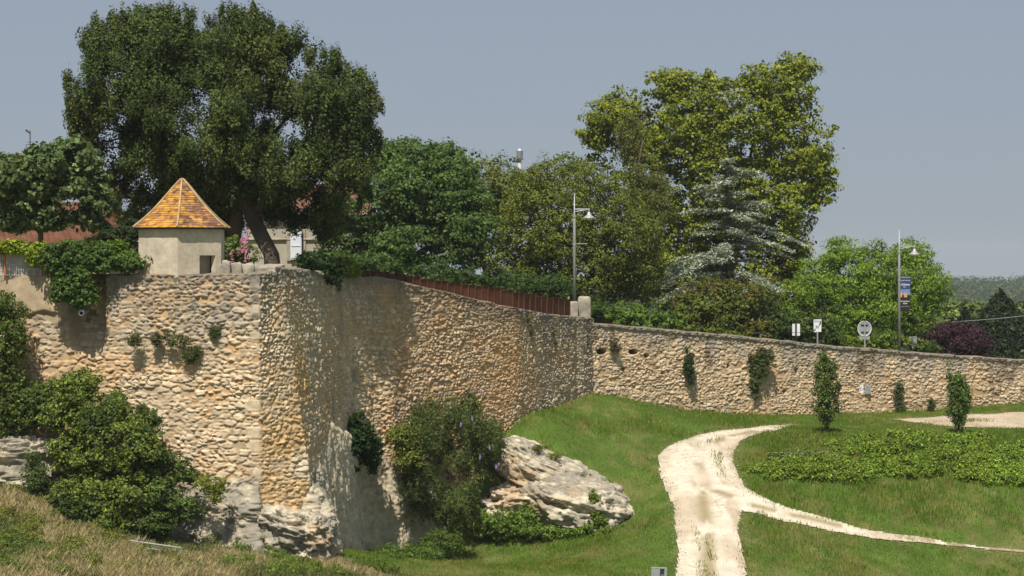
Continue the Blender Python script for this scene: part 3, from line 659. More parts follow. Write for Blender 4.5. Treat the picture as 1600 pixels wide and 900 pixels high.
# --- deciduous trees
G_leaf = dict(gs=0.6, var=0.28, cv=0.22)
tree('fig_tree', 'broad leaved fig tree with pale trunk in front of the red tiled roof', 'tree', ub(80, 66), 0.13,
     [(95, 265, 66, 62, 48, 1.3), (40, 280, 66, 55, 42, 1.3), (0, 290, 66, 50, 45, 1.2), (-50, 290, 66, 50, 50, 1.2), (130, 300, 66, 42, 45, 1.1), (60, 325, 66, 60, 32, 1.0), (110, 240, 66, 30, 24, .9), (130, 335, 66, 36, 26, .8), (70, 345, 66, 40, 16, .7), (20, 340, 66, 30, 22, .8), (150, 335, 66, 22, 28, .7)],
     dict(nclump=1250, per=22, cr=0.26, seed=21, size=0.16, aspect=0.85, base=(0.078, 0.110, 0.045), gap=0.36, tint=(0.14, 0.19, 0.09), tintp=0.22, patch=0.4, **G_leaf), first=0.45)
tree('maple_tree', 'dense green broadleaf tree standing left of the rounded hornbeam', 'tree', ub(640, 92), 0.28,
     [(640, 300, 90, 80, 65, 3.0), (570, 340, 89, 70, 70, 2.5), (700, 300, 90, 60, 65, 2.6), (620, 380, 88, 90, 55, 2.6), (720, 370, 89, 60, 70, 2.4), (540, 390, 88.5, 45, 42, 1.8), (640, 250, 91, 50, 35, 2.0), (700, 250, 91, 30, 28, 1.5), (600, 250, 91, 28, 32, 1.5)],
     dict(nclump=2000, per=38, cr=0.42, seed=31, size=0.145, aspect=0.7, base=(0.064, 0.105, 0.030), gap=0.38, tint=(0.085, 0.13, 0.04), tintp=0.4, patch=0.5, sq=(1, 1, .5), **G_leaf))
tree('acacia_tree', 'olive green tree top peeping out behind the maple', 'tree', ub(760, 104), 0.25,
     [(745, 290, 103, 50, 45, 2.5), (790, 300, 103, 45, 50, 2.3), (720, 330, 103, 60, 60, 2.4)],
     dict(nclump=700, per=38, cr=0.42, seed=37, size=0.15, aspect=0.55, base=(0.10, 0.115, 0.028), gap=0.38, patch=0.5, **G_leaf))
tree('hornbeam_tree', 'large rounded olive green tree behind the first lamp post', 'tree', ub(905, 100), 0.3,
     [(900, 345, 98, 112, 92, 4.0), (880, 300, 98, 75, 55, 3.0), (960, 380, 97, 70, 80, 3.0), (830, 360, 97, 60, 80, 3.0), (900, 420, 97, 110, 65, 3.0), (990, 420, 97, 50, 60, 2.2), (800, 410, 97, 50, 60, 2.2)],
     dict(nclump=2400, per=40, cr=0.36, seed=41, size=0.125, aspect=0.6, base=(0.088, 0.110, 0.020), gap=0.29, tint=(0.15, 0.165, 0.03), tintp=0.4, patch=0.45, sq=(1, 1, .7), shell=0.3, **G_leaf))
tree('plane_tree', 'tallest yellow green plane tree with open leaning top behind the cedar', 'tree', ub(1130, 116), 0.45,
     [(1060, 190, 114, 75, 70, 3.5), (970, 190, 114, 62, 50, 3.0), (935, 200, 114, 34, 30, 1.8), (1150, 200, 113, 80, 80, 3.5), (1225, 140, 113, 52, 52, 2.4), (1245, 110, 113, 38, 26, 1.6), (1250, 230, 112, 52, 62, 2.6), (1225, 320, 112, 50, 70, 2.6), (1150, 300, 113, 90, 90, 3.2),
      (1000, 260, 114, 60, 50, 3.0), (1275, 280, 112, 32, 45, 1.8), (1235, 390, 112, 34, 45, 1.8), (1050, 130, 114, 40, 24, 1.8), (1110, 135, 114, 30, 22, 1.6), (1270, 165, 112.5, 22, 26, 1.2), (1180, 130, 113, 26, 30, 1.4), (1100, 380, 115, 80, 70, 2.5), (1190, 400, 114, 60, 70, 2.5), (1060, 320, 115, 60, 60, 2.5), (1130, 450, 114, 90, 50, 2.5), (1040, 430, 114, 50, 60, 2.2), (1090, 240, 114, 70, 60, 3.0), (1215, 450, 113, 50, 50, 2.0), (1000, 215, 113.5, 50, 55, 2.4), (945, 238, 114, 30, 30, 1.6), (1035, 150, 114, 40, 30, 1.8)],
     dict(nclump=3600, per=34, cr=0.46, seed=51, size=0.175, aspect=0.8, base=(0.140, 0.170, 0.020), gap=0.36, tint=(0.21, 0.22, 0.03), tintp=0.35, patch=0.6, **{**G_leaf, 'gs': 0.5}), nbig=12, ntwig=90)
tree('larch_tree', 'brownish olive tree between the hornbeam and the cedar', 'tree', ub(1010, 104), 0.2,
     [(1000, 290, 103, 34, 55, 1.6), (1020, 350, 102, 36, 70, 1.6), (985, 220, 104, 22, 40, 1.2), (1025, 300, 102.5, 28, 40, 1.2)],
     dict(nclump=600, per=36, cr=0.36, seed=57, size=0.13, aspect=0.4, base=(0.095, 0.110, 0.030), gap=0.40, tint=(0.16, 0.11, 0.04), tintp=0.12, droop=0.3, patch=0.4, **G_leaf))
tree('ash_tree', 'bright green feathery leaved tree behind the road signs', 'tree', ub(1350, 106), 0.28,
     [(1350, 430, 104, 75, 52, 3.0), (1290, 450, 104, 55, 55, 2.6), (1420, 450, 104, 55, 55, 2.6), (1350, 490, 103, 110, 45, 2.6), (1250, 480, 103.5, 35, 45, 2.0), (1455, 450, 104, 28, 36, 1.6), (1425, 400, 104, 30, 26, 1.5), (1380, 395, 104, 30, 24, 1.5), (1315, 395, 104, 34, 24, 1.5)],
     dict(nclump=1500, per=40, cr=0.45, seed=61, size=0.17, aspect=0.38, base=(0.115, 0.185, 0.024), gap=0.36, tint=(0.14, 0.19, 0.03), tintp=0.4, patch=0.6, droop=0.25, sq=(1.1, 1.1, .5), **G_leaf))
tree('purple_plum_tree', 'dark purple leaved plum tree just above the wall coping', 'tree', ub(1490, 112), 0.14,
     [(1490, 530, 110, 50, 26, 2.0), (1475, 518, 110, 34, 18, 1.6), (1515, 528, 110, 26, 24, 1.4), (1495, 545, 110, 60, 26, 1.8)],
     dict(nclump=420, per=26, cr=0.35, seed=67, size=0.15, aspect=0.55, base=(0.045, 0.020, 0.030), gap=0.3, tint=(0.08, 0.04, 0.05), tintp=0.2, patch=0.4, **G_leaf))
# conifers on the right
def spire(name, label, px, ptop, D, wpx, seed, hm=None):
    top = P(px, ptop, D); bz = upper_z(top[0], D); H = top[2] - bz; base = np.array([top[0], D, bz])
    r = rng(seed); root = empty(name, base, label, 'tree', 'dark spruces right of the purple tree')
    n = 60000; t = r.random(n) ** 0.8; tier = np.floor(t * 16) / 16 + 0.5 / 16; tt = tier + (r.random(n) - 0.5) * 0.05
    Rm = wpx * D / F * (1 - tt) ** 0.0 * (tt) ** 0.85
    a = r.random(n) * 2 * math.pi; arm = 0.75 + 0.35 * vn3(np.cos(a) * 3 + seed, np.sin(a) * 3, tier * 20)
    rad = Rm * arm * r.random(n) ** 0.5
    cen = np.stack([base[0] + rad * np.cos(a), base[1] + rad * np.sin(a), top[2] - tt * H * 1.0 - rad * 0.22 + 0.12 * r.normal(size=n)], -1)
    nr = np.stack([np.cos(a) * .4, np.sin(a) * .4, np.ones(n)], -1)
    v, f, c = leaves(cen, nr, 0.28, 0.35, seed, (0.022, 0.036, 0.020), 0.3, (0.05, 0.07, 0.03), 0.2, 0.3, 0.6)
    mk('crown', v, f, M['needle'], root, col=c); MB().tube([base - [0, 0, .3], top], [.2, .02], 7).build('trunk', M['bark'], root)
spire('spruce_tree', 'pointed dark spruce nearest the right edge, tallest of its row', 1563, 457, 132, 125, 71)
spire('spruce_tree', 'small dark spruce tip rising straight out of the purple tree', 1508, 486, 128, 60, 72)
spire('spruce_tree', 'dark spruce cut by the right edge of the picture', 1630, 466, 130, 110, 73)
tree('oak_tree', 'dull green oak behind the spruces at the far right', 'tree', ub(1500, 165), 0.4,
     [(1500, 500, 160, 60, 30, 4), (1590, 505, 160, 60, 32, 4), (1440, 510, 160, 50, 30, 4), (1555, 540, 158, 80, 25, 4)],
     dict(nclump=620, per=26, cr=0.8, seed=79, size=0.4, aspect=0.7, base=(0.10, 0.135, 0.045), gap=0.3, patch=0.5, **G_leaf))

# --- blue cedar
cb = ub(1143, 108); root = empty('blue_cedar_tree', cb, 'silvery blue cedar with flat drooping branches in front of the plane tree', 'tree')
r = rng(81); top = P(1133, 248, 106); cb2 = np.array([X(1143, 106), 106, cb[2]])
mbt = MB().tube([cb2 - [0, 0, .3], P(1138, 350, 106), top], [.3, .17, .02], 8); cen = []; nr = []; cc = []
br = []
for i in range(74):
    t = (i + r.random()) / 74; z = top[2] + (P(0, 520, 106)[2] - top[2]) * t
    Lm = (0.3 + 4.9 * t ** 0.55) * (0.45 + 0.75 * r.random()); a = r.random() * 2 * math.pi
    if r.random() < 0.3: a = -math.pi / 2 + r.normal() * 0.9
    br.append((t, z, Lm, a))
br += [(0.45, Z(362, 106), 4.4, -0.1), (0.62, Z(400, 106), 3.3, math.pi - 0.2), (0.85, Z(440, 106), 4.0, -0.3), (0.8, Z(455, 106), 3.4, math.pi + 0.4), (0.3, Z(330, 106), 2.8, math.pi), (0.35, Z(320, 106), 2.4, 0.1)]
for (t, z, Lm, a) in br:
    x0 = X(1138, 106); n = int(230 * Lm) ; s = r.random(n) ** 0.75 * Lm
    rise = 0.20 * math.sin(1) * 0; zz = z + 0.18 * s - 0.085 * s * s
    side = r.normal(size=n) * (0.10 + 0.16 * np.sqrt(s)) * (1 - 0.4 * s / Lm)
    c = np.stack([x0 + math.cos(a) * s - math.sin(a) * side, 106 + math.sin(a) * s + math.cos(a) * side, zz - 0.10 * np.abs(side) + 0.05 * r.normal(size=n)], -1)
    cen.append(c); nr.append(np.tile([0, 0, 1.0], (n, 1)))
    q = np.linspace(0, Lm, 6); mbt.tube(np.stack([x0 + math.cos(a) * q, 106 + math.sin(a) * q, z + 0.18 * q - 0.085 * q * q - 0.03], -1), np.linspace(.05 + .01 * Lm, .01, 6), 5)
cen = np.concatenate(cen); nr = np.concatenate(nr)
v, f, c = leaves(cen, nr, 0.19, 0.28, 82, (0.38, 0.42, 0.33), 0.28, (0.13, 0.16, 0.10), 0.3, 0.0, 0.45)
mk('crown', v, f, M['needle'], root, col=c); mbt.build('trunk', M['bark'], root, smooth=True)

# --- shrubs on the upper level
def sh(name, label, blobs, seed, base, n=400, per=26, cr=0.3, size=0.12, aspect=0.55, cat='shrub', **k):
    kw = dict(nclump=n, per=per, cr=cr, seed=seed, size=size, aspect=aspect, base=base, gap=0.3, gs=0.9, patch=0.4, var=0.28); kw.update(k)
    return plant(name, label, cat, blobs, kw)
sh('large_shrub', 'olive shrub with autumn brown patch below the blue cedar', [(1120, 480, 98, 65, 40, 2.2), (1160, 470, 98, 45, 32, 1.8), (1080, 490, 98, 40, 30, 1.6), (1125, 515, 97, 85, 20, 1.5)], 91, (0.095, 0.115, 0.024), 650, 30, .36, .17, tint=(0.16, 0.10, 0.03), tintp=0.45, tintn=0.60)
sh('laurel_bush', 'glossy bright green laurel beside the stone pillar', [(1000, 500, 93, 60, 24, 1.2), (965, 495, 93, 30, 24, 1.0), (1040, 505, 93, 30, 18, .9)], 92, (0.095, 0.15, 0.03), 300, 22, .26, .19, .45)
sh('light_hedge', 'yellow green leafy hedge behind the round sign', [(1380, 535, 98.5, 50, 20, 1.0), (1330, 535, 98.5, 40, 16, 1.0), (1290, 528, 98.5, 40, 14, 1.0)], 93, (0.13, 0.18, 0.03), 300, 22, .24, .16, .5, cat='hedge')
sh('small_shrub', 'little olive shrub at the base of the purple tree', [(1445, 545, 100, 26, 16, .8), (1432, 540, 100, 14, 14, .6)], 94, (0.08, 0.11, 0.03), 120, 20, .22, .14)
sh('under_shrub', 'dark green undergrowth below the feathery leaved tree', [(1260, 515, 98, 60, 24, 1.2), (1210, 505, 98, 40, 30, 1.2)], 95, (0.055, 0.08, 0.025), 260, 24, .3, .18)
sh('dark_hedge', 'dark green shrub row close behind the rusty stepped fence', [(560, 415, 84, 30, 24, 1.0), (610, 425, 84.5, 40, 22, 1.0), (670, 432, 85.5, 50, 22, 1.0), (730, 440, 87, 50, 22, 1.0), (790, 446, 89, 50, 24, 1.0), (850, 450, 91, 50, 24, 1.0), (930, 490, 93, 30, 20, .8)], 89, (0.045, 0.075, 0.022), 900, 28, .28, .13, cat='hedge')
sh('dark_bush', 'very dark bush between the tiled roof and the turret', [(185, 378, 64.5, 34, 30, .7), (205, 360, 64.7, 16, 18, .5), (150, 385, 64.5, 24, 16, .5)], 96, (0.025, 0.04, 0.018), 260, 24, .18, .11)
sh('bright_bush', 'small bright green bush in front of the dark bush', [(180, 388, 62.4, 22, 16, .5), (160, 395, 62.3, 16, 10, .4)], 97, (0.09, 0.15, 0.02), 120, 20, .14, .09)
sh('fern_palm_bush', 'bright green feathery bush behind the turret roof', [(217, 350, 72, 22, 22, .8), (200, 335, 73, 20, 26, .8)], 98, (0.11, 0.16, 0.03), 160, 22, .2, .16, .25)
sh('garden_bush', 'light green garden plants under the hollyhocks behind the turret', [(378, 395, 66.5, 26, 16, .6), (362, 385, 66.5, 14, 18, .5)], 99, (0.11, 0.15, 0.04), 170, 20, .14, .09)

# --- ivy, vines and scrub on and before the walls
sh('yellow_vine', 'yellow green vine trailing over the mesh fence', [(20, 386, 61.0, 45, 11, .35), (-40, 386, 61.2, 45, 12, .35), (62, 390, 60.9, 26, 14, .35), (52, 405, 60.7, 14, 12, .2)], 101, (0.16, 0.20, 0.02), 330, 20, .14, .10, .7, cat='vine')
sh('ivy_cascade', 'ivy tumbling over the wall top left of the turret', [(95, 405, 60.4, 34, 30, .5), (150, 405, 60.5, 40, 24, .5), (200, 410, 60.7, 30, 18, .4), (115, 440, 60.2, 36, 32, .45), (130, 462, 60.2, 24, 20, .3), (95, 455, 60.2, 18, 18, .3), (118, 390, 60.6, 30, 16, .4)], 102, (0.065, 0.105, 0.030), 1000, 24, .15, .085, .8, cat='ivy', gap=0.28, tint=(0.10, 0.16, 0.04), tintp=0.25)
sh('ivy_drape', 'dark ivy draped over the wall head where the first return ends', [(500, 420, 67.5, 32, 26, .7), (480, 410, 65.5, 18, 14, .5), (520, 435, 69, 14, 22, .5)], 103, (0.032, 0.058, 0.018), 380, 24, .17, .10, .8, cat='ivy')
sh('vine_tuft', 'yellow green climber beside the dark ivy at the wall head', [(538, 418, 70.5, 24, 15, .6), (552, 426, 71.3, 14, 8, .4)], 104, (0.12, 0.15, 0.02), 190, 22, .17, .10, .6, cat='vine')
sh('ivy_column', 'tall ivy thicket climbing the wall at the left edge', [(5, 490, 60.0, 36, 35, .6), (10, 540, 59.8, 38, 50, .7), (0, 600, 59.7, 45, 45, .8), (-50, 550, 59.8, 50, 80, .8), (50, 650, 59.4, 30, 30, .6), (10, 650, 59.4, 40, 34, .7)], 105, (0.060, 0.088, 0.024), 1200, 24, .19, .09, .6, cat='ivy', tint=(0.12, 0.15, 0.03), tintp=0.3)
sh('bramble_thicket', 'big bramble thicket leaning on the wall above the dry grass', [(105, 620, 59.5, 42, 40, .8), (130, 600, 59.6, 26, 24, .5), (160, 665, 59.0, 55, 46, 1.0), (200, 700, 58.6, 70, 52, 1.2), (250, 735, 58.6, 48, 32, .9), (150, 745, 58.4, 60, 50, 1.2), (215, 780, 58.0, 65, 50, 1.2), (140, 800, 57.6, 55, 34, 1.0), (240, 815, 57.8, 36, 26, .8), (100, 700, 58.8, 22, 20, .6), (85, 650, 59.2, 30, 22, .6), (60, 625, 59.6, 40, 26, .7), (20, 640, 59.6, 40, 26, .7), (290, 745, 58.8, 20, 16, .5), (110, 780, 58.0, 30, 30, .8), (230, 660, 59.3, 26, 22, .5), (180, 630, 59.6, 22, 20, .5), (285, 790, 58.2, 26, 26, .6)], 106, (0.062, 0.090, 0.026), 3800, 26, .19, .088, .65, cat='bramble', gap=0.38, patch=.9, tint=(0.16, 0.20, 0.04), tintp=0.6, tintn=.54)
sh('elder_sprig', 'slender grey green sapling in front of the white rock face', [(55, 745, 58.4, 22, 26, .5), (50, 720, 58.5, 10, 20, .3)], 107, (0.07, 0.10, 0.035), 150, 18, .16, .09, .4)
sh('yellow_shrub', 'yellow green low shrub on the rock below the bastion', [(330, 755, 58.6, 30, 14, .4), (335, 775, 58.5, 16, 14, .3)], 108, (0.13, 0.155, 0.02), 170, 20, .14, .07, .4)
sh('ivy_clump', 'dark ivy clump hanging halfway down the return wall', [(560, 680, 69.3, 20, 34, .6), (578, 700, 70, 20, 26, .6), (550, 700, 68.8, 12, 34, .4), (556, 730, 69, 7, 16, .3), (582, 725, 70, 6, 16, .3)], 109, (0.028, 0.055, 0.016), 420, 26, .17, .09, .85, cat='ivy')
BUD = sh('buddleia_bush', 'large loose buddleia with long shoots at the foot of the return wall', [(650, 700, 71.8, 46, 50, 1.2), (690, 670, 74.3, 50, 52, 1.2), (740, 690, 75.6, 50, 50, 1.2), (660, 760, 71.5, 36, 50, 1.0), (710, 760, 74, 50, 60, 1.3), (690, 800, 72, 50, 34, 1.0), (655, 650, 73.6, 26, 30, .6), (735, 640, 76.2, 20, 30, .6), (770, 690, 77, 24, 34, .7)], 110, (0.062, 0.088, 0.028), 2500, 24, .24, .13, .22, gap=0.43, tint=(0.14, 0.15, 0.05), tintp=0.2, droop=0.35, sq=(.6,.6,1.5))
sh('clematis_mass', 'yellow green climber over the left side of the buddleia', [(630, 680, 71, 30, 18, .6), (640, 715, 70.8, 22, 30, .5)], 111, (0.12, 0.14, 0.03), 260, 22, .2, .10, .5)
sh('weed_bank', 'fresh green weeds along the foot of the return wall', [(640, 865, 66, 60, 14, .8), (690, 850, 70, 34, 22, 1.0), (600, 875, 64.5, 40, 10, .6), (560, 885, 61.5, 50, 12, .6)], 112, (0.075, 0.115, 0.025), 620, 20, .22, .12, .35, cat='weeds')
sh('nettle_patch', 'bright nettles at the foot of the limestone outcrops', [(790, 818, 74.2, 44, 20, .8), (760, 828, 74.4, 34, 14, .7), (850, 830, 73.6, 60, 12, .6), (930, 828, 73.4, 44, 12, .5), (820, 805, 74.4, 24, 16, .5), (858, 775, 76.0, 10, 26, .5), (838, 792, 75.2, 22, 10, .5)], 113, (0.11, 0.165, 0.03), 520, 20, .2, .12, .45, cat='weeds')
sh('creeping_vine', 'narrow creeper running down the grey boulder', [(928, 790, 73.8, 8, 26, .3), (938, 812, 73.5, 14, 10, .3)], 114, (0.11, 0.155, 0.03), 110, 18, .14, .09, .7, cat='vine')
sh('wall_ivy', 'heart shaped ivy patch on the long straight wall', [(1188, 570, 92.7, 20, 26, .22), (1180, 600, 92.6, 8, 24, .18), (1196, 555, 92.7, 14, 12, .18)], 115, (0.075, 0.100, 0.034), 380, 18, .14, .075, .8, cat='ivy', gap=.4, gs=2.0)
sh('wall_ivy', 'thin dark ivy strip left of the heart shaped ivy', [(1076, 563, 90.5, 8, 24, .18), (1080, 590, 90.6, 3, 14, .12)], 116, (0.035, 0.055, 0.02), 110, 18, .14, .09, .8, cat='ivy')
sh('wall_climber', 'slim grey green climber between the two young trees', [(1405, 615, 96.4, 8, 26, .2), (1409, 640, 96.4, 4, 12, .15)], 117, (0.06, 0.08, 0.035), 130, 16, .15, .10, .4, cat='climber')
sh('wall_climber', 'short climber close left of the second young tree', [(1455, 632, 97.0, 5, 12, .15)], 118, (0.055, 0.07, 0.03), 60, 16, .12, .10, .4, cat='climber')
for i, (a_, b_, w_, lab) in enumerate(((868, 712, 16, 'tiny grass cushion high on the sloping limestone outcrop'), (842, 700, 14, 'tiny grass cushion near the top edge of the sloping outcrop'), (905, 741, 18, 'grass tufts in the gap between the sloping outcrop and the grey boulder'), (945, 752, 12, 'small grass cushion on top of the grey boulder'))):
    sh('rock_tuft', lab, [(a_, b_, 76.6, w_, 4, .5)], 230 + i, (0.12, 0.14, 0.04), 60, 22, .10, .07, .3, cat='rock plant', gap=0.0)
for i, (lab, bl, b) in enumerate([
    ('round grey green tuft growing on the bastion face, leftmost', [(211, 532, 60.1, 12, 14, .2)], (0.075, 0.085, 0.035)),
    ('large green tuft growing in the middle of the bastion face', [(268, 530, 60.0, 18, 13, .22), (290, 535, 60.0, 12, 9, .18)], (0.07, 0.085, 0.03)),
    ('tuft hanging just below the large middle tuft', [(298, 558, 60.0, 16, 12, .2), (308, 548, 60.0, 8, 8, .15)], (0.06, 0.08, 0.03)),
    ('faint sparse tuft between the round tuft and the large one', [(243, 530, 60.1, 8, 12, .15)], (0.10, 0.10, 0.05)),
    ('small tuft low on the bastion face near the bramble', [(222, 642, 59.9, 10, 11, .2)], (0.06, 0.08, 0.03)),
    ('thin tuft near the top right of the bastion face', [(336, 518, 60.0, 7, 9, .12)], (0.085, 0.10, 0.035)),
    ('brown green weed hanging from the sunlit edge of the bastion', [(428, 525, 60.75, 9, 12, .2), (430, 548, 60.8, 5, 20, .15)], (0.09, 0.095, 0.045)),
    ('mossy weed under the coping near the end of the corten fence', [(822, 500, 80.6, 14, 12, .22), (828, 520, 81.0, 5, 18, .15)], (0.13, 0.12, 0.03)),
    ('mossy streak of weeds right of the first one under the coping', [(862, 520, 83.4, 7, 12, .2), (866, 540, 83.6, 3, 14, .12)], (0.11, 0.10, 0.03)),
    ('dull weeds hanging at the inner corner of the walls', [(915, 535, 87.5, 6, 24, .2)], (0.085, 0.08, 0.035)),
    ('brown weeds hanging above between the two wall holes', [(961, 540, 88.4, 10, 14, .2)], (0.09, 0.08, 0.035)),
    ('dry cushion of weeds on the rock spur', [(470, 815, 59.2, 20, 8, .3)], (0.13, 0.10, 0.06))]):
    sh('wall_tuft', lab, bl, 130 + i, b, 70, 22, .10, .075, .3, cat='wall plant', gap=0.0, droop=0.3)

# young columnar trees
def column_tree(px, ptop, pbase_, wpx, seed, label):
    b = on_low([px], [pbase_])[0]; D = b[1]; root = empty('young_oak', b, label, 'tree', 'young columnar trees before the long wall')
    h = pbase_ - ptop; bl = [(px - 6, ptop + .25 * h, D, wpx * .35, h * .25, .35), (px + 4, ptop + .27 * h, D, wpx * .32, h * .24, .35), (px, ptop + .48 * h, D, wpx * .5, h * .22, .45), (px + 1, ptop + .66 * h, D, wpx * .48, h * .17, .45), (px + 1, ptop + .82 * h, D, wpx * .25, h * .10, .25)]
    (v, f, c), cp = clumped(bl, 300, 22, .17, seed, .10, .6, (0.075, 0.115, 0.028), gap=0.38, gs=1.2, sq=(.8, .8, 1.3), droop=-0.3, var=.3, patch=.4, tint=(0.10, 0.14, 0.03), tintp=.25)
    mk('crown', v, f, M['leaf'], root, col=c)
    mb = MB(); mb.tube([b - [0, 0, .2], P(px, ptop + .7 * h, D), P(px, ptop + .1 * h, D)], [.06, .05, .012], 7)
    r = rng(seed)
    for i in r.choice(len(cp), 26, replace=False):
        z = max(b[2] + .5, cp[i][2] - .9); mb.tube([(b[0], b[1], z), cp[i]], [.02, .008], 5)
    mb.build('trunk', M['bark'], root); return b
t1 = column_tree(1290, 546, 679, 46, 151, 'taller columnar young tree with forked tip, on the lawn left')
t2 = column_tree(1498, 563, 679, 40, 152, 'pointed columnar young tree on the lawn beside the gravel yard')

# ground cover beds
def bed(label, x0, x1, yc, hy, hz, n, seed, base, cr=.20, size=.095):
    r = rng(seed); bl = []
    for a in np.arange(x0, x1, 17.0):
        for k in range(2):
            yy = yc + hy * (r.random() * 2 - 1) + 4 * math.sin(a / 45.0 + seed); e_ = min(1.0, .35 + (a - x0) / 60.0, .35 + (x1 - a) / 60.0)
            q = on_low([a], [yy])[0]; bl.append((a + r.normal() * 5, yy - 4, q[1], 17 + 10 * r.random(), (7 + 8 * r.random()) * e_ * hz, .7))
    return plant('ground_cover_bed', label, 'hedge', bl, dict(nclump=n, per=20, cr=cr, seed=seed, size=size, aspect=.6, base=base, gap=.27, gs=1.2, patch=.6, var=.35, up=0.8, rnd=.45, tint=(0.19, 0.24, 0.035), tintp=.35))
bed('long low green bed along the bank, nearer of the two', 1185, 1750, 739, 12, 1.35, 8500, 161, (0.12, 0.185, 0.026))
bed('upper green shrubby bed below the two young trees', 1310, 1600, 706, 13, 1.4, 5200, 162, (0.105, 0.165, 0.026))
bed('grey flowered low plants at the left end of the beds', 1212, 1300, 714, 7, .8, 500, 163, (0.12, 0.145, 0.07), .17, .09)

# hollyhocks
hr = empty('hollyhock', P(374, 410, 66), 'tall pink hollyhocks flowering between the turret and the leaning trunk', 'flowers')
mb = MB(); vv = []; r = rng(171)
for (a, t_) in ((386, 350), (379, 365), (374, 372), (362, 384), (384, 378)): mb.tube([P(a + 2, 412, 66), P(a, t_, 66)], [.015, .008], 5); vv.append([P(a + r.normal() * 1.5, t_ + 4 + r.random() * 26, 65.9) for _ in range(9)])
mb.build('stem', M['wood'], hr)
for q, fl in enumerate(vv):
    fl = np.array(fl); k = np.repeat(np.arange(len(fl)), 6)
    v, f, c = leaves(fl[k] + r.normal(size=(len(k), 3)) * .02, np.tile([0, -1.0, .2], (len(k), 1)), .06, .9, 172 + q, (0.55, 0.22, 0.33), .2, None, 0, 0, .5)
    mk('blossom', v, f, M['flower'], hr, col=c)
# buddleia flowers
r = rng(175); fp = [(752, 612), (720, 664), (750, 715), (765, 700), (743, 610), (738, 655), (600, 665), (775, 730), (705, 640)]
fr_ = []
for q in fp: fr_ += [P(q[0] + r.normal() * .7, q[1] + r.random() * 6, 73.5) for _ in range(14)]
for q in fp:
    MB().lathe(P(q[0], q[1], 73.4), [(.01, -.1), (.035, -.06), (.03, .04), (.005, .12)], 7).build('flower_spike', M['lilac'], BUD)

# ------------------------------------------------------------------ grass
def blades(x, y, z, h, w, col, seed, lean=0.35):
    r = rng(seed); n = len(x); a = r.random(n) * 2 * math.pi; ln = lean * (0.3 + r.random(n))
    dx = np.cos(a); dy = np.sin(a); b = r.random(n) * 2 * math.pi
    px_, py_ = np.cos(b) * w / 2, np.sin(b) * w / 2
    p0 = np.stack([x - px_, y - py_, z - 0.02], -1); p1 = np.stack([x + px_, y + py_, z - 0.02], -1)
    mx = x + dx * h * ln * 0.4; my = y + dy * h * ln * 0.4
    p2 = np.stack([mx + px_ * .7, my + py_ * .7, z + h * .6], -1); p3 = np.stack([x + dx * h * ln, y + dy * h * ln, z + h], -1)
    return np.stack([p0, p1, p2, p3], 1).reshape(-1, 3), np.arange(4 * n).reshape(n, 4), np.repeat(col, 4, 0)
r = rng(201); n = 600000
u_ = r.random(n); gx_ = r.uniform(-9, 38, n); gy_ = 57 + 47 * u_ ** 1.1
px_ = 800 + gx_ / gy_ * F
dd, _z = wall_dist(gx_, gy_); keep = (dd < -0.15) & (px_ > 330) & (px_ < 1860)
jx = 0.08 * r.normal(size=n); jy = 0.14 * r.normal(size=n); pm, ph_ = path_mask(gx_ + jx, gy_ + jy); on = pm & ~ph_
keep &= ~(on & (r.random(n) < 0.985)); keep &= ~(ph_ & (fbm(gx_ * 3.5, gy_ * 0.9, 6.0, 3) < 0.40)); keep &= ~(ph_ & (r.random(n) < 0.3)) 
gx_, gy_ = gx_[keep], gy_[keep]; gz_ = low_h(gx_, gy_)
tall = fbm(gx_ * 0.5, gy_ * 0.5, 3.0)
hh = 0.045 + 0.09 * sst(0.45, 0.7, tall) + 0.04 * r.random(len(gx_))
near_wall = sst(-1.0, -0.15, dd[keep]); hh += near_wall * 0.12 * r.random(len(gx_))
pyy = HY + (CZ - gz_) / gy_ * F; pxx = 800 + gx_ / gy_ * F
hh += ph_[keep] * (0.04 + 0.06 * r.random(len(gx_)))
wild = sst(1150, 1200, pxx) * sst(835, 790, pyy) * sst(670, 690, pyy); hh += wild * 0.14 * r.random(len(gx_))
c0 = lawn_col(gx_, gy_) * np.array([1.8, 1.75, 1.2]); k_ = (0.7 + 0.6 * r.random(len(gx_)))[:, None] * (0.75 + 0.5 * fbm(gx_ * 2.2, gy_ * 2.2, 1.0)[:, None])
dryb = (r.random(len(gx_)) < 0.10)[:, None]; c0 = np.where(dryb, np.array([0.30, 0.27, 0.12]), c0) * k_
yel = (fbm(gx_ * 0.9, gy_ * 0.9, 31.0) > 0.62) & (pyy < 760) & (pxx < 1040) & (r.random(len(gx_)) < 0.08); c0[yel] = (0.42, 0.34, 0.03)
v, f, c = blades(gx_, gy_, gz_, hh, 0.024, c0, 202)
tag(mk('lawn_grass', v, f, M['grass'], col=c), 'short green grass covering the slope and the lawn', 'grass', kind='stuff')
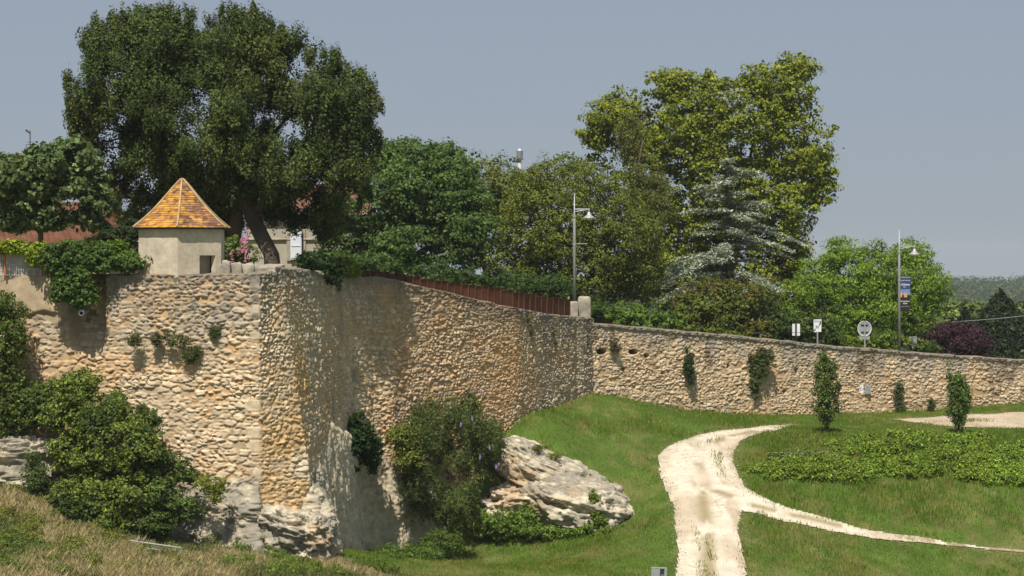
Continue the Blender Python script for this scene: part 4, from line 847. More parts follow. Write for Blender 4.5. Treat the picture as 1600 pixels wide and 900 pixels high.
# tall dry meadow in the left foreground
n = 340000; gx_ = r.uniform(-17, -2.2, n); gy_ = r.uniform(49, 60.2, n); px_ = 800 + gx_ / gy_ * F; gz_ = low_h(gx_, gy_); pyy = HY + (CZ - gz_) / gy_ * F
edge = np.interp(px_, [0, 120, 230, 400, 520, 600, 700], [770, 800, 845, 868, 868, 885, 905])
keep = (pyy > edge) & (px_ > -60) & (px_ < 700) & (pyy < 985); gx_, gy_, gz_, px_, pyy = gx_[keep], gy_[keep], gz_[keep], px_[keep], pyy[keep]
m_ = fbm(gx_ * 0.7, gy_ * 0.7, 41.0) + 0.18 * sst(250, 520, px_) + 0.10 * sst(870, 900, pyy) * sst(120, 0, px_); green = sst(0.49, 0.60, m_ + 0.25 * (fbm(gx_ * 3, gy_ * 3, 44.0) - .5))
hh = (0.08 + 0.32 * r.random(len(gx_)) ** 1.6) * (1 - 0.35 * green) * (0.55 + 0.45 * sst(640, 200, px_))
c0 = lerp(np.array([0.44, 0.36, 0.20]) + np.zeros((len(gx_), 3)), np.array([0.10, 0.145, 0.035]) + np.zeros((len(gx_), 3)), green * (0.5 + 0.5 * r.random(len(gx_))))
c0 *= (0.4 + 1.2 * r.random(len(gx_)))[:, None]
v, f, c = blades(gx_, gy_, gz_, hh, 0.013, c0, 203, 0.55)
tag(mk('dry_grass', v, f, M['grass'], col=c), 'tall straw coloured meadow grass in the left foreground', 'grass', kind='stuff')
# weeds in the meadow
wb = []
r = rng(205)
for i in range(300):
    a, b = r.uniform(-20, 620), r.uniform(800, 900)
    if b < np.interp(a, [0, 120, 230, 400, 620], [785, 815, 858, 880, 890]): continue
    q = on_low([a], [b])[0]; wb.append((a, b - 8, q[1], 9 + 12 * r.random(), 6 + 8 * r.random(), .3))
for (a, b, s_) in ((20, 775, 26), (60, 790, 26), (100, 815, 26), (145, 835, 22), (170, 850, 20), (25, 895, 30), (90, 900, 26), (330, 850, 24), (380, 862, 22), (430, 875, 24)):
    q = on_low([a], [b])[0]; wb.append((a, b - 8, q[1], s_, 12, .5))
(v, f, c), _ = clumped(wb, 6500, 20, .14, 206, .06, .4, (0.115, 0.155, 0.035), var=.3, patch=.5, tint=(0.20, 0.19, 0.055), tintp=0.6, tintn=0.56)
tag(mk('meadow_weeds', v, f, M['leaf'], col=c), 'green and yellow weeds growing through the dry grass', 'weeds', kind='stuff')

# ------------------------------------------------------------------ far woods
r = rng(301); nT = 4200
fy = r.uniform(480, 1350, nT); fx = fy * r.uniform(-0.05, 0.36, nT); fz = all_h(fx, fy)
fR = r.uniform(3.0, 7.5, nT); fc = (1 + 0.4 * r.normal(size=nT)).clip(.45, 1.9)
per = 90; k = np.repeat(np.arange(nT), per); o = unit(r.normal(size=(len(k), 3))); o[:, 2] = np.abs(o[:, 2])
cen = np.stack([fx[k], fy[k], fz[k] + fR[k] * 0.6], -1) + o * fR[k][:, None] * np.array([1, 1, 1.1]) * (0.6 + .5 * vn3(o[:, 0] * 3 + k, o[:, 1] * 3, o[:, 2] * 3)[:, None])
v, f, c = leaves(cen, o + [0, 0, .4], 1.25, .8, 302, (0.045, 0.070, 0.024), .3, None, 0, 0, .4, fc[k])
v = v.reshape(-1, 4, 3)
tag(mk('far_woodland', v.reshape(-1, 3), f, M['leaf'], col=c), 'hazy wooded hill filling the valley beyond the town', 'woodland', kind='stuff')

# ------------------------------------------------------------------ turret
tc = P(284.5, 430, 61.9); Rt = 63 * 61.9 / F / 0.866
tur = empty('watch_turret', (tc[0], tc[1], tc[2] - .2), 'small beige rendered corner turret with pointed orange lichened tile roof', 'turret')
rot = R(-90 + 4.5)
def hexp(R_, z, k): a = rot + k * math.pi / 3; return (tc[0] + R_ * math.cos(a), tc[1] + R_ * math.sin(a), z)
ze = Z(357, 61.9); zb = tc[2] - 0.3
V = []; Fs = []
zo0, zo1 = Z(437, 61.9), Z(399, 61.2)
# front right face (between corner 0 and corner 1) has the opening: build the walls as slabs
t_ = 0.16
def face(k, cut=None):
    a = np.array(hexp(Rt, 0, k)[:2]); b = np.array(hexp(Rt, 0, k + 1)[:2]); ai = np.array(hexp(Rt - t_ / .866, 0, k)[:2]); bi = np.array(hexp(Rt - t_ / .866, 0, k + 1)[:2])
    segs = [(0, 1, zb, ze)] if cut is None else [(0, cut[0], zb, ze), (cut[1], 1, zb, ze), (cut[0], cut[1], cut[3], ze)] + ([(cut[0], cut[1], zb, cut[2])] if cut[2] > zb else [])
    for (u0, u1, z0, z1) in segs:
        pts = [a + (b - a) * u0, a + (b - a) * u1, ai + (bi - ai) * u1, ai + (bi - ai) * u0]
        V_ = [(p[0], p[1], z0) for p in pts] + [(p[0], p[1], z1) for p in pts]
        mbw.add(V_, [(0, 1, 5, 4), (1, 2, 6, 5), (2, 3, 7, 6), (3, 0, 4, 7), (4, 5, 6, 7), (3, 2, 1, 0)])
mbw = MB()
for k in range(6): face(k, (0.50, 0.87, zo0, zo1) if k == 0 else None)
mbw.build('wall', M['render'], tur)
a_ = np.array(hexp(Rt - .42, 0, 0)[:2]); b_ = np.array(hexp(Rt - .42, 0, 1)[:2]); MB().add([(a_[0], a_[1], zb), (b_[0], b_[1], zb), (b_[0], b_[1], ze), (a_[0], a_[1], ze)], [(0, 1, 2, 3)]).build('opening_back', M['render'], tur)
# roof: six bell-cast slopes of lapped tiles
ro = Rt + 0.16; zt = Z(281, 61.9); NR, NU = 127, 40; Vr = []; Cr = []; Fr = []; base_i = 0
r = rng(401); hashc = r.random((6, 24, 24, 3))
for k in range(6):
    for i in range(NR):
        t = i / (NR - 1); rr = ro * ((1 - t) ** 1.0) * (1 - 0.30 * math.sin(math.pi * min(1, t * 1.0)) * 0.35) + 0.02
        zz = ze + 0.02 + (zt - ze) * t
        rowf = t * 21; row = int(rowf); step = 0.032 * (1 - (rowf - row))
        A = np.array(hexp(rr + step, zz, k)); B_ = np.array(hexp(rr + step, zz, k + 1))
        for j in range(NU):
            u = j / (NU - 1); p = A + (B_ - A) * u
            w_ = rr / ro * 7.0 + 0.01; tj = int(u * w_ * 1.3 + 0.5 * (row & 1)); h3 = hashc[k, min(row, 23), tj % 24]
            nrm_a = rot + (k + .5) * math.pi / 3; p = p + np.array([math.cos(nrm_a), math.sin(nrm_a), 0]) * (0.01 * h3[0])
            Vr.append(p)
            pn = float(fbm(np.array([p[0] * 2.4]), np.array([p[2] * 2.4]), np.array([p[1] * 2.4]))[0]) if False else 0
            Cr.append((h3[1], h3[2], rowf - row))
    Fr.append(grid_faces(NR, NU) + base_i); base_i += NR * NU
Vr = np.array(Vr); Cr = np.array(Cr); Fr = np.concatenate(Fr)
ln_ = fbm(Vr[:, 0] * 2.3, Vr[:, 1] * 2.3, Vr[:, 2] * 2.6 + 4, 4); l2 = fbm(Vr[:, 0] * 9, Vr[:, 1] * 9, Vr[:, 2] * 12, 3)
brown = np.array([0.20, 0.105, 0.07]); orange = np.array([0.45, 0.225, 0.045])
lich = sst(0.42, 0.55, ln_ * .55 + l2 * .25 + 0.2 * Cr[:, 0] + 0.03)
side = sst(0.6, -0.6, (Vr[:, 0] - tc[0])) * 0.10; lich = sst(0.40, 0.55, ln_ * .35 + l2 * .42 + .2 * Cr[:, 0] + side - 0.045)
cr_ = lerp(brown * (0.6 + 0.8 * Cr[:, 1:2]), orange * (0.75 + 0.5 * Cr[:, 1:2]), lich) * (0.80 + 0.2 * sst(0.0, 0.25, Cr[:, 2]))[:, None]
cr_ = cr_ * (0.7 + 0.6 * l2)[:, None]
tr = mk('roof', Vr, Fr, M['tile'], tur, col=cr_)
mbh = MB()
for k in range(6):
    pts = []
    for t in np.linspace(0, 1, 12):
        rr = ro * (1 - t) * (1 - 0.30 * math.sin(math.pi * t) * 0.35) + 0.035; pts.append(hexp(rr, ze + 0.035 + (zt - ze) * t, k))
    mbh.tube(pts, [0.035] * 12, 6)
mbh.build('hip_mortar', surf_mat('hip_mortar', (0.42, 0.30, 0.16), noise=9, var=0.45, bump=0.4), tr)
mbe = MB(); pr = [hexp(ro - .01, ze - 0.035, k) for k in range(6)]; pt = [hexp(ro - .01, ze + 0.015, k) for k in range(6)]
mbe.add(pr + pt, [(5, 4, 3, 2, 1, 0), (6, 7, 8, 9, 10, 11)] + [(k, (k + 1) % 6, 6 + (k + 1) % 6, 6 + k) for k in range(6)]); mbe.build('eave_board', M['wood'], tur)

# ------------------------------------------------------------------ houses
def tiled(a, b, c, d, parent, name='roof', cols=((0.095, 0.040, 0.024), (0.145, 0.066, 0.038)), seed=1, pitch=0.21, rowh=0.36):
    """canal tile slope: a,b along the eave, c above b, d above a"""
    a, b, c, d = [np.array(q, float) for q in (a, b, c, d)]; Lw = np.linalg.norm(b - a); Lh = max(np.linalg.norm(d - a), np.linalg.norm(c - b))
    nu = int(Lw / pitch * 6) + 2; nv = int(Lh / rowh * 4) + 2; u = np.linspace(0, 1, nu)[None, :, None]; v = np.linspace(0, 1, nv)[:, None, None]
    Pm = (a * (1 - u) + b * u) * (1 - v) + (d * (1 - u) + c * u) * v
    n_ = np.cross(b - a, (d - a) if np.linalg.norm(d - a) > .1 else c - b); n_ /= np.linalg.norm(n_); n_ = n_ if n_[2] > 0 else -n_
    U = (u[..., 0] * Lw + 0 * v[..., 0]) / pitch; Vv = (v[..., 0] * Lh + 0 * u[..., 0]) / rowh
    h = 0.055 * np.abs(np.sin(math.pi * U)) ** 0.8 + 0.03 * (1 - (Vv % 1))
    rs = rng(seed).random((128, 128)); hs_ = rs[np.floor(U).astype(int) % 128, np.floor(Vv).astype(int) % 128]
    Pm = Pm + n_ * (h + .01 * hs_)[..., None]
    st = fbm(Pm[..., 0] * .8, Pm[..., 2] * .8, 3.0)
    cc = lerp(np.array(cols[0]) + 0 * Pm, np.array(cols[1]) + 0 * Pm, hs_) * (0.55 + 0.9 * st)[..., None]
    o = mk(name, Pm, grid_faces(*U.shape), M['tile'], parent, col=cc.reshape(-1, 3), smooth=False)
    return o
# long low house behind the fig tree
h1 = empty('tiled_house', P(40, 420, 74), 'low house with brown red canal tile roof behind the fig tree', 'house')
ea, eb = P(-140, 384, 73), P(175, 384, 74); rc, rd_ = P(150, 318, 78.5), P(-140, 318, 77.5)
tiled(ea, eb, rc, rd_, h1, seed=3)
tiled(eb, P(232, 372, 79), P(170, 322, 78.5), rc, h1, seed=4)
w0 = MB(); w0.add([ea + [0, .35, -.08], eb + [-.2, .35, -.08], eb + [-.2, .35, -3.5], ea + [0, .35, -3.5], P(220, 378, 78.5), P(220, 378, 78.5) - [0, 0, 3.5], ], [(0, 1, 2, 3), (1, 4, 5, 2)]); w0.build('wall', M['ochre'], h1)
MB().tube([ea + [0, -.03, -.05], eb + [0, -.03, -.05]], [.06, .06], 8).build('gutter', M['zinc'], h1)
ch = MB(); cx = P(184, 340, 79); ch.box(cx + [.0, 0, .35], (.26, .5, 1.3), bev=.02); ch.box(cx + [-.16, .25, .35], (.1, .1, 1.3)); cho = ch.build('chimney', M['greymetal'], h1)
cz = Z(309, 79); cp1 = MB(); cp1.box((cx[0], cx[1], cz), (1.15, 1.2, .06)); cp1.build('cap_slab', M['wood'], cho)
q = [(cx[0] - .6, cx[1] - .65, cz + .04), (cx[0] + .6, cx[1] - .65, cz + .04), (cx[0] + .25, cx[1], cz + .42), (cx[0] - .25, cx[1], cz + .42)]
tiled(*q, cho, 'cap_tiles', seed=5); tiled((cx[0] + .6, cx[1] - .65, cz + .04), (cx[0] + .6, cx[1] + .65, cz + .04), (cx[0] + .25, cx[1] + .02, cz + .42), (cx[0] + .25, cx[1], cz + .42), cho, 'cap_tiles', seed=6)
# taller house behind it
h2 = empty('stone_house', P(-10, 420, 92), 'taller house with red tile ridge rising behind the fig tree', 'house')
tiled(P(-200, 262, 89), P(70, 262, 89), P(60, 244, 92.5), P(-200, 244, 92.5), h2, seed=7)
mb = MB(); mb.box(((X(-200, 92) + X(62, 92)) / 2, 92.3, Z(262, 89) - 3.0), (X(62, 92) - X(-200, 92), 5.6, 6.0)); mb.build('wall', M['housewall'], h2)
for a in (12, 40):
    w_ = MB().box((X(a, 89.4), 89.46, Z(300, 89.4)), (.75, .08, 1.2)).build('window', M['shutter'], h2); MB().box((X(a, 89.4), 89.40, Z(300, 89.4)), (.6, .05, 1.05)).build('pane', M['glass'], w_)
an = MB(); ax_ = X(47, 90); an.tube([(ax_, 90, Z(262, 90)), (ax_, 90, Z(204, 90))], [.03, .022], 6); an.tube([(ax_ - .2, 90, Z(203, 90)), (ax_ + .02, 90, Z(209, 90))], [.05, .03], 6)
for zz, l_ in ((222, .16), (226, .2), (231, .2)): an.tube([(ax_ - l_, 90, Z(zz, 90)), (ax_ + l_, 90, Z(zz, 90))], [.012, .012], 5)
an.build('antenna', M['wood'], h2)
# far gable right of the chimney
h3 = empty('gable_house', P(225, 420, 86), 'pale gabled house corner glimpsed just left of the turret roof', 'house')
mb = MB(); a, b, c_ = P(206, 337, 86), P(262, 337, 86), P(262, 309, 86)
V = [a, b, c_, a - [0, 0, 3], b - [0, 0, 3]]; V2 = [q + np.array([0, 3.0, 0]) for q in V]
mb.add(V + V2, [(0, 1, 2), (3, 4, 1, 0), (7, 6, 5), (5, 6, 9, 8), (0, 5, 8, 3), (1, 4, 9, 6), (2, 1, 6, 7)]); mb.build('wall', M['white'], h3)
tiled(P(204, 337, 85.7), P(204, 337, 89), P(262, 307, 89), P(262, 307, 85.7), h3, seed=8, cols=((0.12, 0.09, 0.08), (0.18, 0.13, 0.11)))
# house behind the leaning trunk
h4 = empty('manor_house', P(480, 430, 97), 'pale cut stone house with white shutter behind the leaning trunk', 'house')
x0, x1 = X(385, 97), X(585, 97); zr_ = Z(338, 97); mb = MB(); mb.box(((x0 + x1) / 2, 99, zr_ - 2.6), (x1 - x0, 4, 5.2))
mb.build('wall', M['housewall'], h4)
mb = MB(); mb.box(((x0 + x1) / 2, 96.93, zr_ + .02), (x1 - x0 + .2, .3, .14), bev=.03); mb.box(((x0 + x1) / 2, 96.95, Z(374, 97)), (x1 - x0 + .04, .14, .08), bev=.02); mb.build('cornice', M['cut'], h4)
mb = MB(); mb.box((X(463, 97), 96.96, Z(384, 97)), (.95, .10, 1.5)); mb.build('window_frame', M['cut'], h4)
mb = MB(); mb.box((X(463, 97), 96.85, Z(384, 97)), (.56, .06, 1.4), rz=0.1, bev=.01)
for zz in (365, 384, 402): mb.box((X(463, 97), 96.81, Z(zz, 97)), (.46, .03, .05), rz=.1)
mb.build('shutter', M['shutter'], h4); MB().box((X(473, 97), 96.86, Z(384, 97)), (.06, .07, 1.3)).build('shutter_edge', M['dark'], h4)
mb = MB(); mb.box((X(541, 97), 96.95, Z(385, 97)), (.55, .10, 1.2)); mb.build('window', M['shutter'], h4)
tiled(P(380, 336, 96.6), P(590, 336, 96.6), P(560, 290, 101), P(410, 290, 101), h4, seed=9, cols=((0.13, 0.06, 0.042), (0.19, 0.10, 0.07)))
# telecoms mast
mt = empty('telecom_mast', P(812, 300, 220), 'slim white antenna mast on the skyline above the trees', 'mast')
MB().tube([P(812, 420, 220), P(812, 250, 220)], [.28, .22], 10).build('pole', M['white'], mt)
mb = MB(); mb.lathe(P(812, 248, 220), [(0.0, -.05), (.36, -.05), (.36, .9), (.0, .9)], 14); mb.lathe(P(812, 248, 220), [(.0, -.12), (.44, -.12), (.44, -.02), (0, -.02)], 14); mb.build('antenna_drum', M['greymetal'], mt)
MB().lathe(P(812, 235, 220), [(.0, -.1), (.24, -.1), (.2, .12), (0, .2)], 12).build('beacon', M['white'], mt)

# ------------------------------------------------------------------ parapet stones, fence bits
par = empty('garden_parapet', P(385, 430, 61.6), 'low weathered grey stone parapet right of the turret', 'parapet')
r = rng(451)
def stone_block(c, d, seed, mat, name, parent=None, rz=0.0, am=0.05):
    n = 14; g = np.linspace(-1, 1, n); Vs = []; Fa = []; bi = 0
    for ax in range(3):
        for sg in (-1, 1):
            A, B_ = np.meshgrid(g, g); q = np.zeros((n, n, 3)); q[..., ax] = sg; q[..., (ax + 1) % 3] = A; q[..., (ax + 2) % 3] = B_
            Vs.append(q.reshape(-1, 3)); ff = grid_faces(n, n); Fa.append((ff if sg > 0 else ff[:, ::-1]) + bi); bi += n * n
    Vs = np.concatenate(Vs); L_ = (np.abs(Vs) ** 8).sum(1) ** (1 / 8.); Vs = Vs / L_[:, None] * 1.0
    k = 1 + am * 2 * (fbm(Vs[:, 0] * 1.7 + seed, Vs[:, 1] * 1.7, Vs[:, 2] * 1.7, 4) - .5); Vs = Vs * k[:, None] * np.array(d) / 2
    cs, sn = math.cos(rz), math.sin(rz); Vs = np.stack([Vs[:, 0] * cs - Vs[:, 1] * sn, Vs[:, 0] * sn + Vs[:, 1] * cs, Vs[:, 2]], -1) + np.array(c)
    return mk(name, Vs, np.concatenate(Fa), mat, parent)
for i, (a, tpy, w_) in enumerate(((353, 408, 15), (369, 411, 20), (388, 412, 20), (405, 414, 18), (420, 414, 16))):
    zt_ = Z(tpy, 61.4 + i * .2); stone_block((X(a, 61.4 + i * .2), 61.4 + i * .2, (zt_ + 10.9) / 2), (w_ * .0208, .35, zt_ - 10.9), i * 3.3, M['cut'], 'stone', par, am=.22)
stone_block((X(418, 60.9), 60.95, Z(424, 60.9)), (.62, .6, .34), 17.0, M['cut'], 'stone', par, am=.2)
stone_block((X(432, 62), 62.0, Z(420, 62)), (.5, .6, .3), 19.0, M['cut'], 'stone', par, am=.2)
mf = empty('mesh_fence', P(20, 432, 61.1), 'white wire mesh fence with worn pale screen on the plastered wall', 'fence')
mb = MB(); xL, xR = X(-60, 61.2), X(70, 61.0); z0, z1 = Z(431, 61.1), Z(397, 61.1)
xx = xL
while xx < xR: mb.box((xx, 61.02, (z0 + z1) / 2), (.007, .007, z1 - z0)); xx += 0.075
for zz in np.linspace(z0 + .03, z1, 5): mb.box(((xL + xR) / 2, 61.03, zz), (xR - xL, .007, .007))
mb.build('mesh_panel', M['white'], mf)
mb = MB(); nn_s = 60; xs = np.linspace(xL, xR, nn_s)
Vs = []; 
for i, x_ in enumerate(xs):
    yy = 61.16 + 0.02 * math.sin(i * 1.3); Vs += [(x_, yy, z0), (x_, yy, z1 - .04 + .03 * math.sin(i * .7)), (x_, yy + .02, z0), (x_, yy + .02, z1 - .04 + .03 * math.sin(i * .7))]
Fs = []
for i in range(nn_s - 1): q = i * 4; Fs += [(q, q + 4, q + 5, q + 1), (q + 2, q + 3, q + 7, q + 6), (q + 1, q + 5, q + 7, q + 3)]
mb.add(Vs, Fs); mb.build('screen', surf_mat('worn_screen', (0.50, 0.47, 0.44), noise=9, var=0.5, bump=.2, scale2=3), mf)
MB().box((X(8, 61), 60.98, (z0 + z1) / 2), (.06, .05, z1 - z0)).build('post', M['red'], mf)
MB().box((X(66, 61), 60.98, (z0 + z1) / 2 - .1), (.05, .05, z1 - z0 - .2)).build('post', M['red'], mf)
dp = MB(); c_ = P(129, 489, 60.1); dp.tube([c_ + [0, .6, .05], c_ + [0, -.18, 0]], [.085, .085], 14, cap=False); dp.tube([c_ + [0, -.18, 0], c_ + [0, .5, .05]], [.062, .062], 14, cap=False)
dp.add([c_ + np.array([rr_ * math.cos(t), -.18, rr_ * math.sin(t)]) for rr_ in (.085, .062) for t in np.linspace(0, 2 * math.pi, 15)[:-1]], [(i, (i + 1) % 14, 14 + (i + 1) % 14, 14 + i) for i in range(14)])
tag(dp.build('drain_pipe', M['greymetal']), 'round drain pipe end poking from the wall below the ivy', 'pipe')

# ------------------------------------------------------------------ corten fence, pillar
cf = empty('corten_fence', P(700, 460, 79), 'stepped rust brown steel fence climbing behind the wall coping', 'fence')
ex = [566, 582, 606, 633, 656, 678, 699, 720, 742, 762, 782, 801, 818, 836, 854, 872, 890]; ty = [423, 425, 428.6, 432, 436, 438.5, 442, 445, 447, 450, 453.5, 457, 459, 463, 465, 468]
def dfe(px_): return np.interp(px_, [545, 600, 805, 925], [71, 72.5, 79.5, 88]) + 0.75
for i in range(len(ty)):
    a = ex[i]; b = ex[i + 1]; Da, Db = dfe(a), dfe(b); pa = np.array([X(a, Da), Da]); pb = np.array([X(b, Db), Db]); zt_ = Z(ty[i], (Da + Db) / 2); zb_ = zt_ - 1.35
    d_ = (pb - pa); L_ = np.linalg.norm(d_); ang = math.atan2(d_[1], d_[0]); m_ = (pa + pb) / 2
    mb = MB(); mb.box((m_[0], m_[1], (zt_ + zb_) / 2), (L_ - .01, .012, zt_ - zb_), rz=ang); mb.box((m_[0], m_[1], zt_), (L_ - .01, .07, .014), rz=ang)
    pn = mb.build('panel', M['corten'], cf)
    mb = MB()
    for u in (0.03, 0.5, 0.97):
        q = pa + d_ * u; mb.box((q[0] + .03 * math.sin(ang), q[1] - .03 * math.cos(ang), (zt_ + zb_) / 2), (.014, .05, zt_ - zb_ - .02), rz=ang)
    mb.build('rib', M['corten'], pn)
sp = empty('stone_pillar', P(910, 500, 88.3), 'squared stone pillar standing at the end of the rusty fence', 'pillar')
stone_block((X(913, 88.6), 88.7, (Z(463, 88.6) + Z(520, 88.6)) / 2), (21 * .0295, .6, Z(463, 88.6) - Z(520, 88.6)), 41, M['stone'] if False else M['cut'], 'shaft', sp, am=.02)
stone_block((X(896, 88.2), 88.3, (Z(471, 88.2) + Z(520, 88.2)) / 2), (15 * .0294, .5, Z(471, 88.2) - Z(520, 88.2)), 43, M['cut'], 'lower_block', sp, am=.03)
lw = MB(); lw.box((X(862, 92), 92, Z(470, 92) - .4), (1.7, .3, 1.25), bev=.03); lw.box((X(876, 92), 91.9, Z(462.5, 92)), (.6, .4, .25), bev=.03)
tag(lw.build('garden_wall', M['render']), 'low pale rendered wall behind the end of the rusty fence', 'wall')

# ------------------------------------------------------------------ lamps, signs, banner
def lamp(px_, ptop, D, bz, pa, reach, brk, label):
    b = np.array([X(px_, D), D, bz]); root = empty('street_lamp', b, label, 'street lamp', 'grey street lamps behind the ramparts')
    zt_ = Z(ptop, D); MB().tube([b, (b[0], D, Z(ptop + 35, D)), (b[0], D, Z(ptop + 33, D)), (b[0], D, zt_)], [.085, .062, .04, .02], 10).build('pole', M['galv'], root, smooth=True)
    za = Z(pa, D); L_ = reach * D / F; mb = MB(); mb.tube([(b[0], D, za), (b[0] + L_, D, za)], [.028, .028], 8); mb.tube([(b[0], D, za - .12), (b[0] + L_ * .45, D, za - .06), (b[0] + L_ * .9, D, za - .02)], [.016] * 3, 6); mb.tube([(b[0] + L_ * .95, D, za), (b[0] + L_ * .95, D, za - .14)], [.03, .03], 8)
    ar = mb.build('arm', M['galv'], root)
    c_ = (b[0] + L_ * .95, D, za - .42); mb = MB(); mb.lathe(c_, [(.05, .30), (.08, .26), (.10, .17), (.16, .12), (.25, .05), (.29, .0), (.27, -.01), (.2, .02)], 18)
    lu = mb.build('lamp_head', M['galv'], root, smooth=True); MB().lathe(c_, [(0, -.09), (.12, -.06), (.19, .01)], 16).build('diffuser', M['white'], lu, smooth=True)
    for (bp_, br_) in brk: MB().tube([(b[0], D, Z(bp_, D)), (b[0] + br_ * D / F, D, Z(bp_, D))], [.02, .02], 7).build('bracket', M['galv'], root)
    for zz in (ptop + 36, ptop + 80): MB().lathe((b[0], D, Z(zz, D)), [(.06, -.05), (.085, -.05), (.085, .05), (.06, .05)], 10).build('collar', M['galv'], root)
lamp(897.5, 302, 89.5, Z(500, 89.5), 327, 24, [(381, 20)], 'grey street lamp in front of the rounded hornbeam')
lamp(1405, 358, 98.0, Z(562, 98.0), 385, 25, [(433.5, 17), (486.5, 17)], 'grey street lamp carrying the blue and black banner')
bn = empty('street_banner', P(1407, 486, 98), 'narrow blue and black event banner hanging from the right street lamp', 'banner')
def plate(pts, D, th, mat, name, parent, dy=0.0):
    V = [P(a, b, D) + [0, dy, 0] for a, b in pts]; V += [v_ + np.array([0, th, 0]) for v_ in V]; n = len(pts)
    return mk(name, V, [tuple(range(n))[::-1], tuple(range(n, 2 * n))] + [(i, (i + 1) % n, n + (i + 1) % n, n + i) for i in range(n)], mat, parent)
D = 98.0
cl = plate([(1406.6, 434), (1423.3, 434), (1421.2, 487), (1406.6, 487)], D, .015, M['dark'], 'cloth', bn, -.02)
plate([(1406.7, 434.2), (1423.1, 434.2), (1422.1, 452), (1406.7, 452)], D, .004, M['blue'], 'print', cl, -.026)
plate([(1406.7, 452), (1422.1, 452), (1421.8, 461), (1406.7, 461)], D, .004, M['dusk'], 'print', cl, -.026)
plate([(1406.8, 457), (1409.3, 457), (1409.2, 464.5), (1406.8, 464.5)], D, .004, M['amber'], 'print', cl, -.031)
plate([(1412.3, 458), (1417.2, 457), (1417.2, 464.5), (1412.3, 464.5)], D, .004, M['amber'], 'print', cl, -.031)
def text(body, cpos, size, mat, parent, name='lettering', bold=False, ry=0.0, rz=0.0):
    cu = bpy.data.curves.new('t', 'FONT'); cu.body = body; cu.size = size; cu.extrude = 0.002; cu.align_x = 'CENTER'; cu.align_y = 'CENTER'
    if bold: cu.offset = 0.012 * size
    to = bpy.data.objects.new('t', cu); COL.objects.link(to); bpy.context.view_layer.update()
    me = bpy.data.meshes.new_from_object(to.evaluated_get(bpy.context.evaluated_depsgraph_get())); V = np.array([v_.co[:] for v_ in me.vertices]); Fs = [tuple(p.vertices) for p in me.polygons]
    bpy.data.objects.remove(to); bpy.data.curves.remove(cu)
    W_ = np.stack([V[:, 0] * math.cos(rz), V[:, 0] * math.sin(rz) - V[:, 2], V[:, 1]], -1) + np.array(cpos)
    return mk(name, W_, Fs, mat, parent)
text('patrimoine', P(1415, 438, D) + [0, -.035, 0], .10, M['white'], cl)
text('château', P(1414.5, 444.5, D) + [0, -.035, 0], .155, M['white'], cl, bold=True)
text('été', P(1413, 448, D) + [0, -.035, 0], .10, M['white'], cl)
text('illuminations', P(1414, 470.6, D) + [0, -.03, 0], .095, M['white'], cl, bold=True)
text('d\'été', P(1414, 474, D) + [0, -.03, 0], .11, M['white'], cl, bold=True)
text('spectacles', P(1414, 478.7, D) + [0, -.03, 0], .10, M['galv'], cl)

def sign_root(name, px_, D, label, cat='sign'): return empty(name, (X(px_, D), D, upper_z(X(px_, D), D)), label, cat)
D = 96.2
s1 = sign_root('twin_plate_sign', 1243.5, 95.0, 'sign seen from behind, two white plates on a dark post', 'sign'); D = 95
b = np.array(s1.location); MB().box((X(1243.5, D), D - .03, (Z(505, D) + b[2]) / 2), (.075, .06, Z(505, D) - b[2])).build('post', M['dark'], s1)
for nm, a0, a1 in (('plate', 1238, 1250), ):
    pl_ = plate([(1238, 506), (1250, 506), (1250, 519.3), (1238, 519.3)], D, .02, M['white'], 'plate', s1, .01); plate([(1238, 520), (1250, 520), (1250, 524.5), (1238, 524.5)], D, .02, M['white'], 'plate', s1, .01)
D = 95.4; s2 = sign_root('speed_zone_sign', 1277, D, 'white rectangular end of 30 zone sign with black slash on a pale post'); b = np.array(s2.location)
MB().tube([(X(1277.5, D), D + .04, b[2]), (X(1277.5, D), D + .04, Z(502, D))], [.04, .04], 8).build('post', M['galv'], s2)
pl_ = plate([(1271.3, 499.3), (1283.5, 498.8), (1283.3, 518.5), (1271.5, 519)], D, .02, M['white'], 'plate', s2)
text('ZONE', P(1277.3, 502, D) + [0, -.012, 0], .12, M['greymetal'], pl_); text('30', P(1276.8, 510.8, D) + [0, -.012, 0], .19, M['greymetal'], pl_, bold=True)
plate([(1279.5, 507.5), (1282, 502), (1283, 503.5), (1281, 508.5)], D, .004, M['dark'], 'slash', pl_, -.014); plate([(1271.5, 516.2), (1273.5, 513.6), (1274.5, 514.8), (1272.0, 518)], D, .004, M['dark'], 'slash', pl_, -.014)
D = 96.4; s3 = sign_root('round_road_sign', 1351, D, 'round road sign seen from its grey back with small plate below'); b = np.array(s3.location)
c_ = P(1350.8, 513.5, D); n = 28; pts = [(c_[0] + .335 * math.cos(t), c_[2] + .38 * math.sin(t)) for t in np.linspace(0, 2 * math.pi, n + 1)[:-1]]
V = [(x_, D, z_) for x_, z_ in pts] + [(x_, D + .02, z_) for x_, z_ in pts]; disc = mk('disc', V, [tuple(range(n))[::-1], tuple(range(n, 2 * n))] + [(i, (i + 1) % n, n + (i + 1) % n, n + i) for i in range(n)], M['galv'], s3)
rim = [(x_, D - .012, z_) for x_, z_ in pts]; rim.append(rim[0]); MB().tube(rim, [.02] * len(rim), 6).build('rim', M['white'], disc)
for zz in (507.8, 519): MB().box((c_[0], D - .02, Z(zz, D)), (.36, .03, .055)).build('clamp', M['dark'], disc)
MB().tube([(c_[0], D - .06, b[2]), (c_[0], D - .06, Z(506, D))], [.038, .038], 8).build('post', M['galv'], s3)
plate([(1343, 525.5), (1359, 525.5), (1359, 530.5), (1343, 530.5)], D, .02, M['galv'], 'lower_plate', s3)
